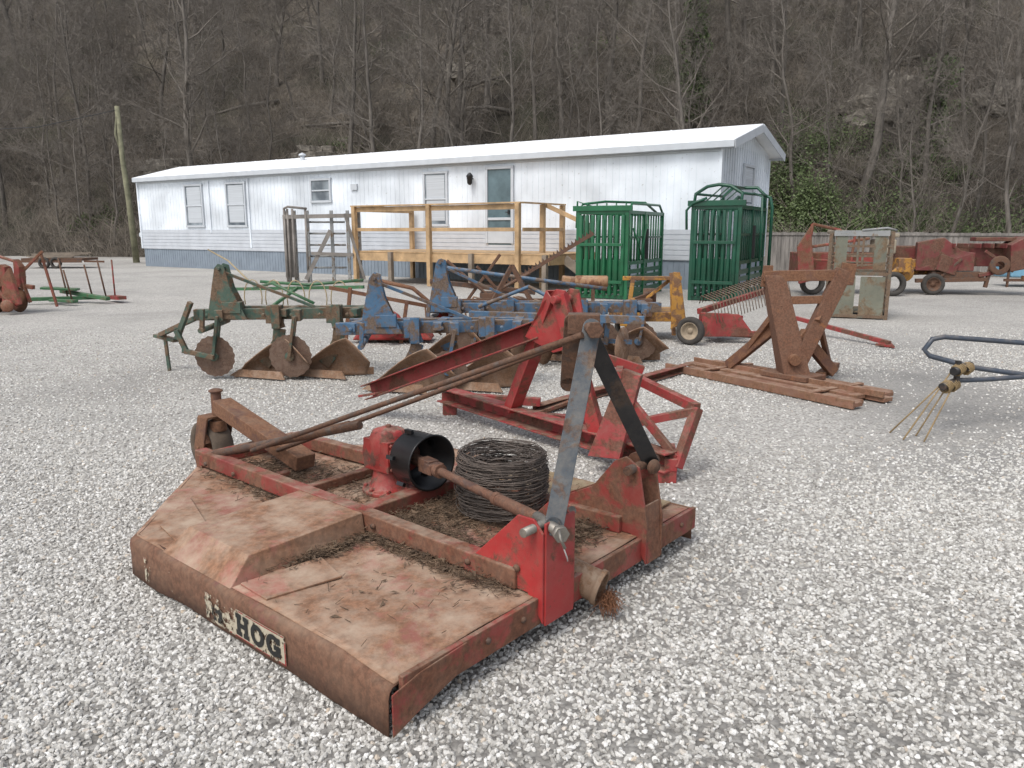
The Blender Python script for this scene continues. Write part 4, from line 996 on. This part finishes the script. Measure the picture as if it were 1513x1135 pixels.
for k in range(6): f.box((11.0+.28*k,19.62-.06*k,1.22),(.03,.5,.12))
part(hb,'bale_chamber',f,BR,world=True,bevel=.02)
f=M(); f.box((10.3,20.0,.75),(.6,.6,.25),rz=.2); f.beam((9.6,20.2,.5),(11.2,20,.55),.12,.12); f.lathe((9.9,19.6,.55),(0,-1,0),[(.001,0),(.22,0),(.22,.08),(.001,.1)],18)
part(hb,'knotter',f,YEL,world=True,bevel=.02)
f=M(); f.beam((10.2,19.6,.35),(11.8,19.3,.4),.1,.1); f.box((11.2,19.6,.5),(1.2,.4,.15),rz=-.2); f.beam((10.6,19.5,.3),(11.2,19.4,.9),.06,.06); f.beam((11.8,19.3,.2),(11.9,19.3,.8),.08,.08); f.lathe((12.0,19.15,.75),(-.25,-1,0),[(.10,0),(.22,0),(.24,.03),(.22,.06),(.10,.06)],20)
part(hb,'undercarriage',f,BRN,world=True,bevel=.01)
f=M(); f.tyre((10.6,19.5,.27),(.2,1,0),.27,.2); wq=part(hb,'wheel',f,MC['dusty_tyre'],world=True)
f=M(); f.rim((10.6,19.5,.27),(-.2,-1,0),.27,.2); part(wq,'rim',f,BRN,world=True)
f=M(); f.beam((12.5,19,.45),(14.5,18.6,.35),.14,.12); f.beam((13.0,19.2,.6),(14.4,18.7,.4),.06,.06); part(hb,'tongue',f,RST,world=True,bevel=.01)
h2=thing('manure_spreader',(8.2,19.5,0),'rusty red and tan farm machine with pipe frame on gravel','farm machine')
f=M(); f.box((8.2,20,.8),(1.9,.8,.5),rz=-.1); f.beam((7.3,19.4,.6),(7.5,19.6,1.75),.08,.07); f.beam((7.5,19.6,1.75),(8.3,19.8,1.6),.08,.07); f.beam((7.4,19.3,1.2),(8.9,19.5,1.4),.07,.07); f.prism([(7.1,19.2,.3),(7.0,19.2,1.2),(7.3,19.2,1.7),(7.5,19.2,.4)],(.1,.3,0)); f.beam((7.2,19.3,.9),(8.8,19.4,.8),.06,.06); f.beam((8.4,19.4,.3),(8.5,19.4,1.5),.06,.06)
part(h2,'frame',f,RED,world=True,bevel=.02)
f=M(); f.box((8.9,19.9,1.52),(1.5,.9,.10),ry=.06,rz=-.1); f.box((9.3,19.6,1.2),(.5,.4,.35)); part(h2,'hood',f,simple('faded_tan_hood',(.28,.24,.18),.7,2,.3),world=True,bevel=.03)
f=M(); f.tyre((9.4,19.1,.3),(.1,1,0),.3,.2); part(h2,'wheel',f,MC['dusty_tyre'],world=True)
f=M(); f.tyre((7.6,19.6,.3),(.1,1,0),.3,.2); part(h2,'wheel',f,MC['dusty_tyre'],world=True)
f=M(); f.box((9.7,19.4,.75),(.3,.4,.35)); f.beam((9.2,19.2,.4),(9.9,19.3,.9),.1,.1); part(h2,'pickup',f,YEL,world=True,bevel=.02)
bt=thing('water_tank',(15.0,22.6,0),'faded blue plastic tank and frame beside the board fence','tank')
f=M(); f.box((14.9,22.6,.45),(1.3,.9,.35)); f.lathe((14.5,22.5,.75),(1,0,0),[(.001,0),(.2,.02),(.22,.1),(.22,1.0),(.001,1.1)],16); part(bt,'tank_body',f,simple('faded_blue',(.16,.33,.45),.6,3,.2),world=True,bevel=.05)
f=M(); f.beam((14.1,22.2,.2),(15.6,22.2,.2),.08,.08); f.beam((14.2,22.2,0),(14.2,22.2,1.1),.05,.05); f.beam((15.5,22.2,0),(15.5,22.2,1.1),.05,.05); part(bt,'frame',f,BRN,world=True)
# ------------------------------------------------------------------ tedder arm
ta=thing('tedder_arm',(4.2,6.4,0),'dark blue bent tube tedder arm with spring tines above gravel','hay tedder')
f=M()
f.tube([(5.2,6.35,.60),(4.4,6.45,.66),(3.68,6.5,.71),(3.58,6.5,.69),(3.52,6.5,.60),(3.56,6.48,.55),(3.85,6.35,.475),(4.4,6.3,.40),(5.3,6.3,.34)],.022,10)
f.tube([(3.55,6.05,.42),(3.9,6.2,.40),(4.5,6.3,.42),(5.2,6.4,.45)],.02,10)
f.tube([(5.1,6.35,.60),(5.15,6.35,.0)],.03,10); f.tube([(5.25,6.3,.36),(5.25,6.6,.0)],.03,10); f.beam((4.9,6.2,.015),(5.4,6.7,.015),.2,.03)
part(ta,'tube_frame',f,paint('navy_tube',(.045,.06,.085),.12,(.1,.08,.06),8,.45,.2),world=True)
def tine(c,tip,r=.042):
    f=M()
    c=V(c);tip=V(tip);pts=[]; ax=V((.75,.55,.25)).normalized(); a=ax.orthogonal().normalized(); b_=ax.cross(a)
    for k in range(0,49):
        an=k/12*2*math.pi; pts.append(c+ax*(.022*k/12)+(a*math.cos(an)+b_*math.sin(an))*r)
    pts.append(pts[-1].lerp(tip,.15)); pts.append(tip)
    f.tube(pts,.0065,6)
    part(ta,'spring_tine',f,simple('cream_tine',(.25,.175,.085),.5,9,.3),world=True)
tine((3.53,6.02,.50),(3.03,5.76,.01)); tine((3.42,5.97,.37),(3.04,6.0,.0)); tine((3.62,6.06,.50),(3.16,5.70,.01)); tine((3.50,6.02,.37),(3.2,5.9,.0))
f=M(); f.cyl((3.50,6.0,.50),(3.70,6.12,.53),.033); f.cyl((3.40,5.96,.385),(3.58,6.08,.41),.03); f.beam((3.56,6.05,.58),(3.56,6.05,.36),.03,.04); part(ta,'tine_clamp',f,BLK,world=True)
# ------------------------------------------------------------------ left side machinery
lm=thing('planter_toolbar',(-10.0,15.8,0),'low tangle of faded red planter frames and discs on gravel','planter')
f=M()
f.beam((-11.2,15.6,.70),(-9.4,15.2,.50),.08,.08); f.beam((-11.0,15.1,.30),(-9.6,15.0,.35),.07,.07)
f.prism([(-10.3,15.2,.08),(-10.45,15.2,.8),(-10.2,15.2,1.05),(-9.95,15.2,.4)],(.05,.06,0)); f.prism([(-9.85,14.9,.05),(-9.78,14.9,.7),(-9.62,14.9,.9),(-9.5,14.9,.2)],(.04,.05,0))
f.beam((-10.2,15.2,.25),(-9.2,15.3,1.2),.05,.05); f.beam((-10.9,15.1,.1),(-10.2,15.2,1.1),.05,.05); f.beam((-9.3,15.4,1.15),(-9.1,15.4,.1),.045,.045)
f.beam((-11.0,15.0,.9),(-10.0,15.1,.15),.05,.05); f.beam((-10.6,15.1,.1),(-9.6,15.2,.85),.05,.05)
f.tube([(-10.9,15.3,1.0),(-10.3,15.2,1.2),(-9.7,15.2,1.0),(-9.5,15.2,.2)],.035); f.tube([(-10.8,15.0,.1),(-10.5,14.9,.7),(-10.0,14.9,.55),(-9.6,14.9,.1)],.04)
for i in range(6): f.prism([(-11.1+.28*i,15.2,.6),(-11.08+.28*i,15.2,.95+.1*(i%2)),(-10.98+.28*i,15.2,.9),(-11.0+.28*i,15.2,.5)],(.06,.12,0))
for i in range(4): f.lathe((-10.9+.40*i,14.85,.16),(.2,-1,.2),[(.06,.0),(.11,.02),(.12,.10),(.05,.13),(.001,.13)],14)
part(lm,'toolbar_frame',f,RED,world=True,bevel=.008)
for i in range(4):
    f=M(); f.lathe((-11.0+.40*i,15.3,.25),(.3,1,0),[(.001,.03),(.25,0),(.001,-.01)],20); f.beam((-11.0+.40*i,15.35,.25),(-11.0+.40*i,15.6,.7),.04,.05)
    part(lm,'disc_opener',f,RST,world=True)
gl=thing('harrow_frame',(-9.6,17.2,0),'low green steel frame with upright rods lying on gravel','harrow')
f=M(); f.beam((-10.7,16.8,.12),(-9.2,17.4,.12),.12,.08); f.beam((-10.2,17.5,.25),(-8.9,17.0,.12),.12,.08); f.beam((-10.4,17.1,.35),(-9.7,17.3,.3),.3,.05); f.beam((-10.1,16.9,.1),(-9.4,16.6,.1),.14,.06); part(gl,'frame',f,GR2,world=True,bevel=.01)
for (x,y,h) in ((-9.9,17.2,1.0),(-9.4,17.3,.85),(-9.15,17.4,.95),(-9.7,17.0,.75)):
    f=M(); f.tube([(x,y,.1),(x-.12,y,h)],.018,6); part(gl,'rod',f,BRN,world=True)
f=M(); f.beam((-9.2,17.7,.1),(-8.7,17.2,.12),.2,.08); f.tube([(-9.0,17.5,.1),(-9.0,17.5,.95)],.018); 
single('red_channel',f,RED3,'short red steel channel with upright pin lying on gravel','steel part')
tlr=thing('flat_trailer',(-19.6,33.5,0),'low dark flatbed trailer with timber parked near the slope','trailer')
f=M(); f.box((-19.6,33.8,.38),(2.6,1.3,.10)); f.beam((-20.9,33.1,.3),(-18.3,33.1,.3),.06,.10); f.beam((-18.3,33.3,.3),(-17.5,33.4,.28),.08,.08); part(tlr,'bed',f,BRN,world=True)
for x in (-19.9,-19.4):
    f=M(); f.tyre((x,33.1,.24),(0,1,0),.24,.16); part(tlr,'wheel',f,MC['dusty_tyre'],world=True)
f=M()
for i in range(5): f.beam((-20.8+U(-.2,.2),33.4+.2*i,.46+.04*i),(-18.6+U(-.3,.3),33.45+.2*i,.47+.04*i),.15,.04)
part(tlr,'boards',f,LUM2,world=True)
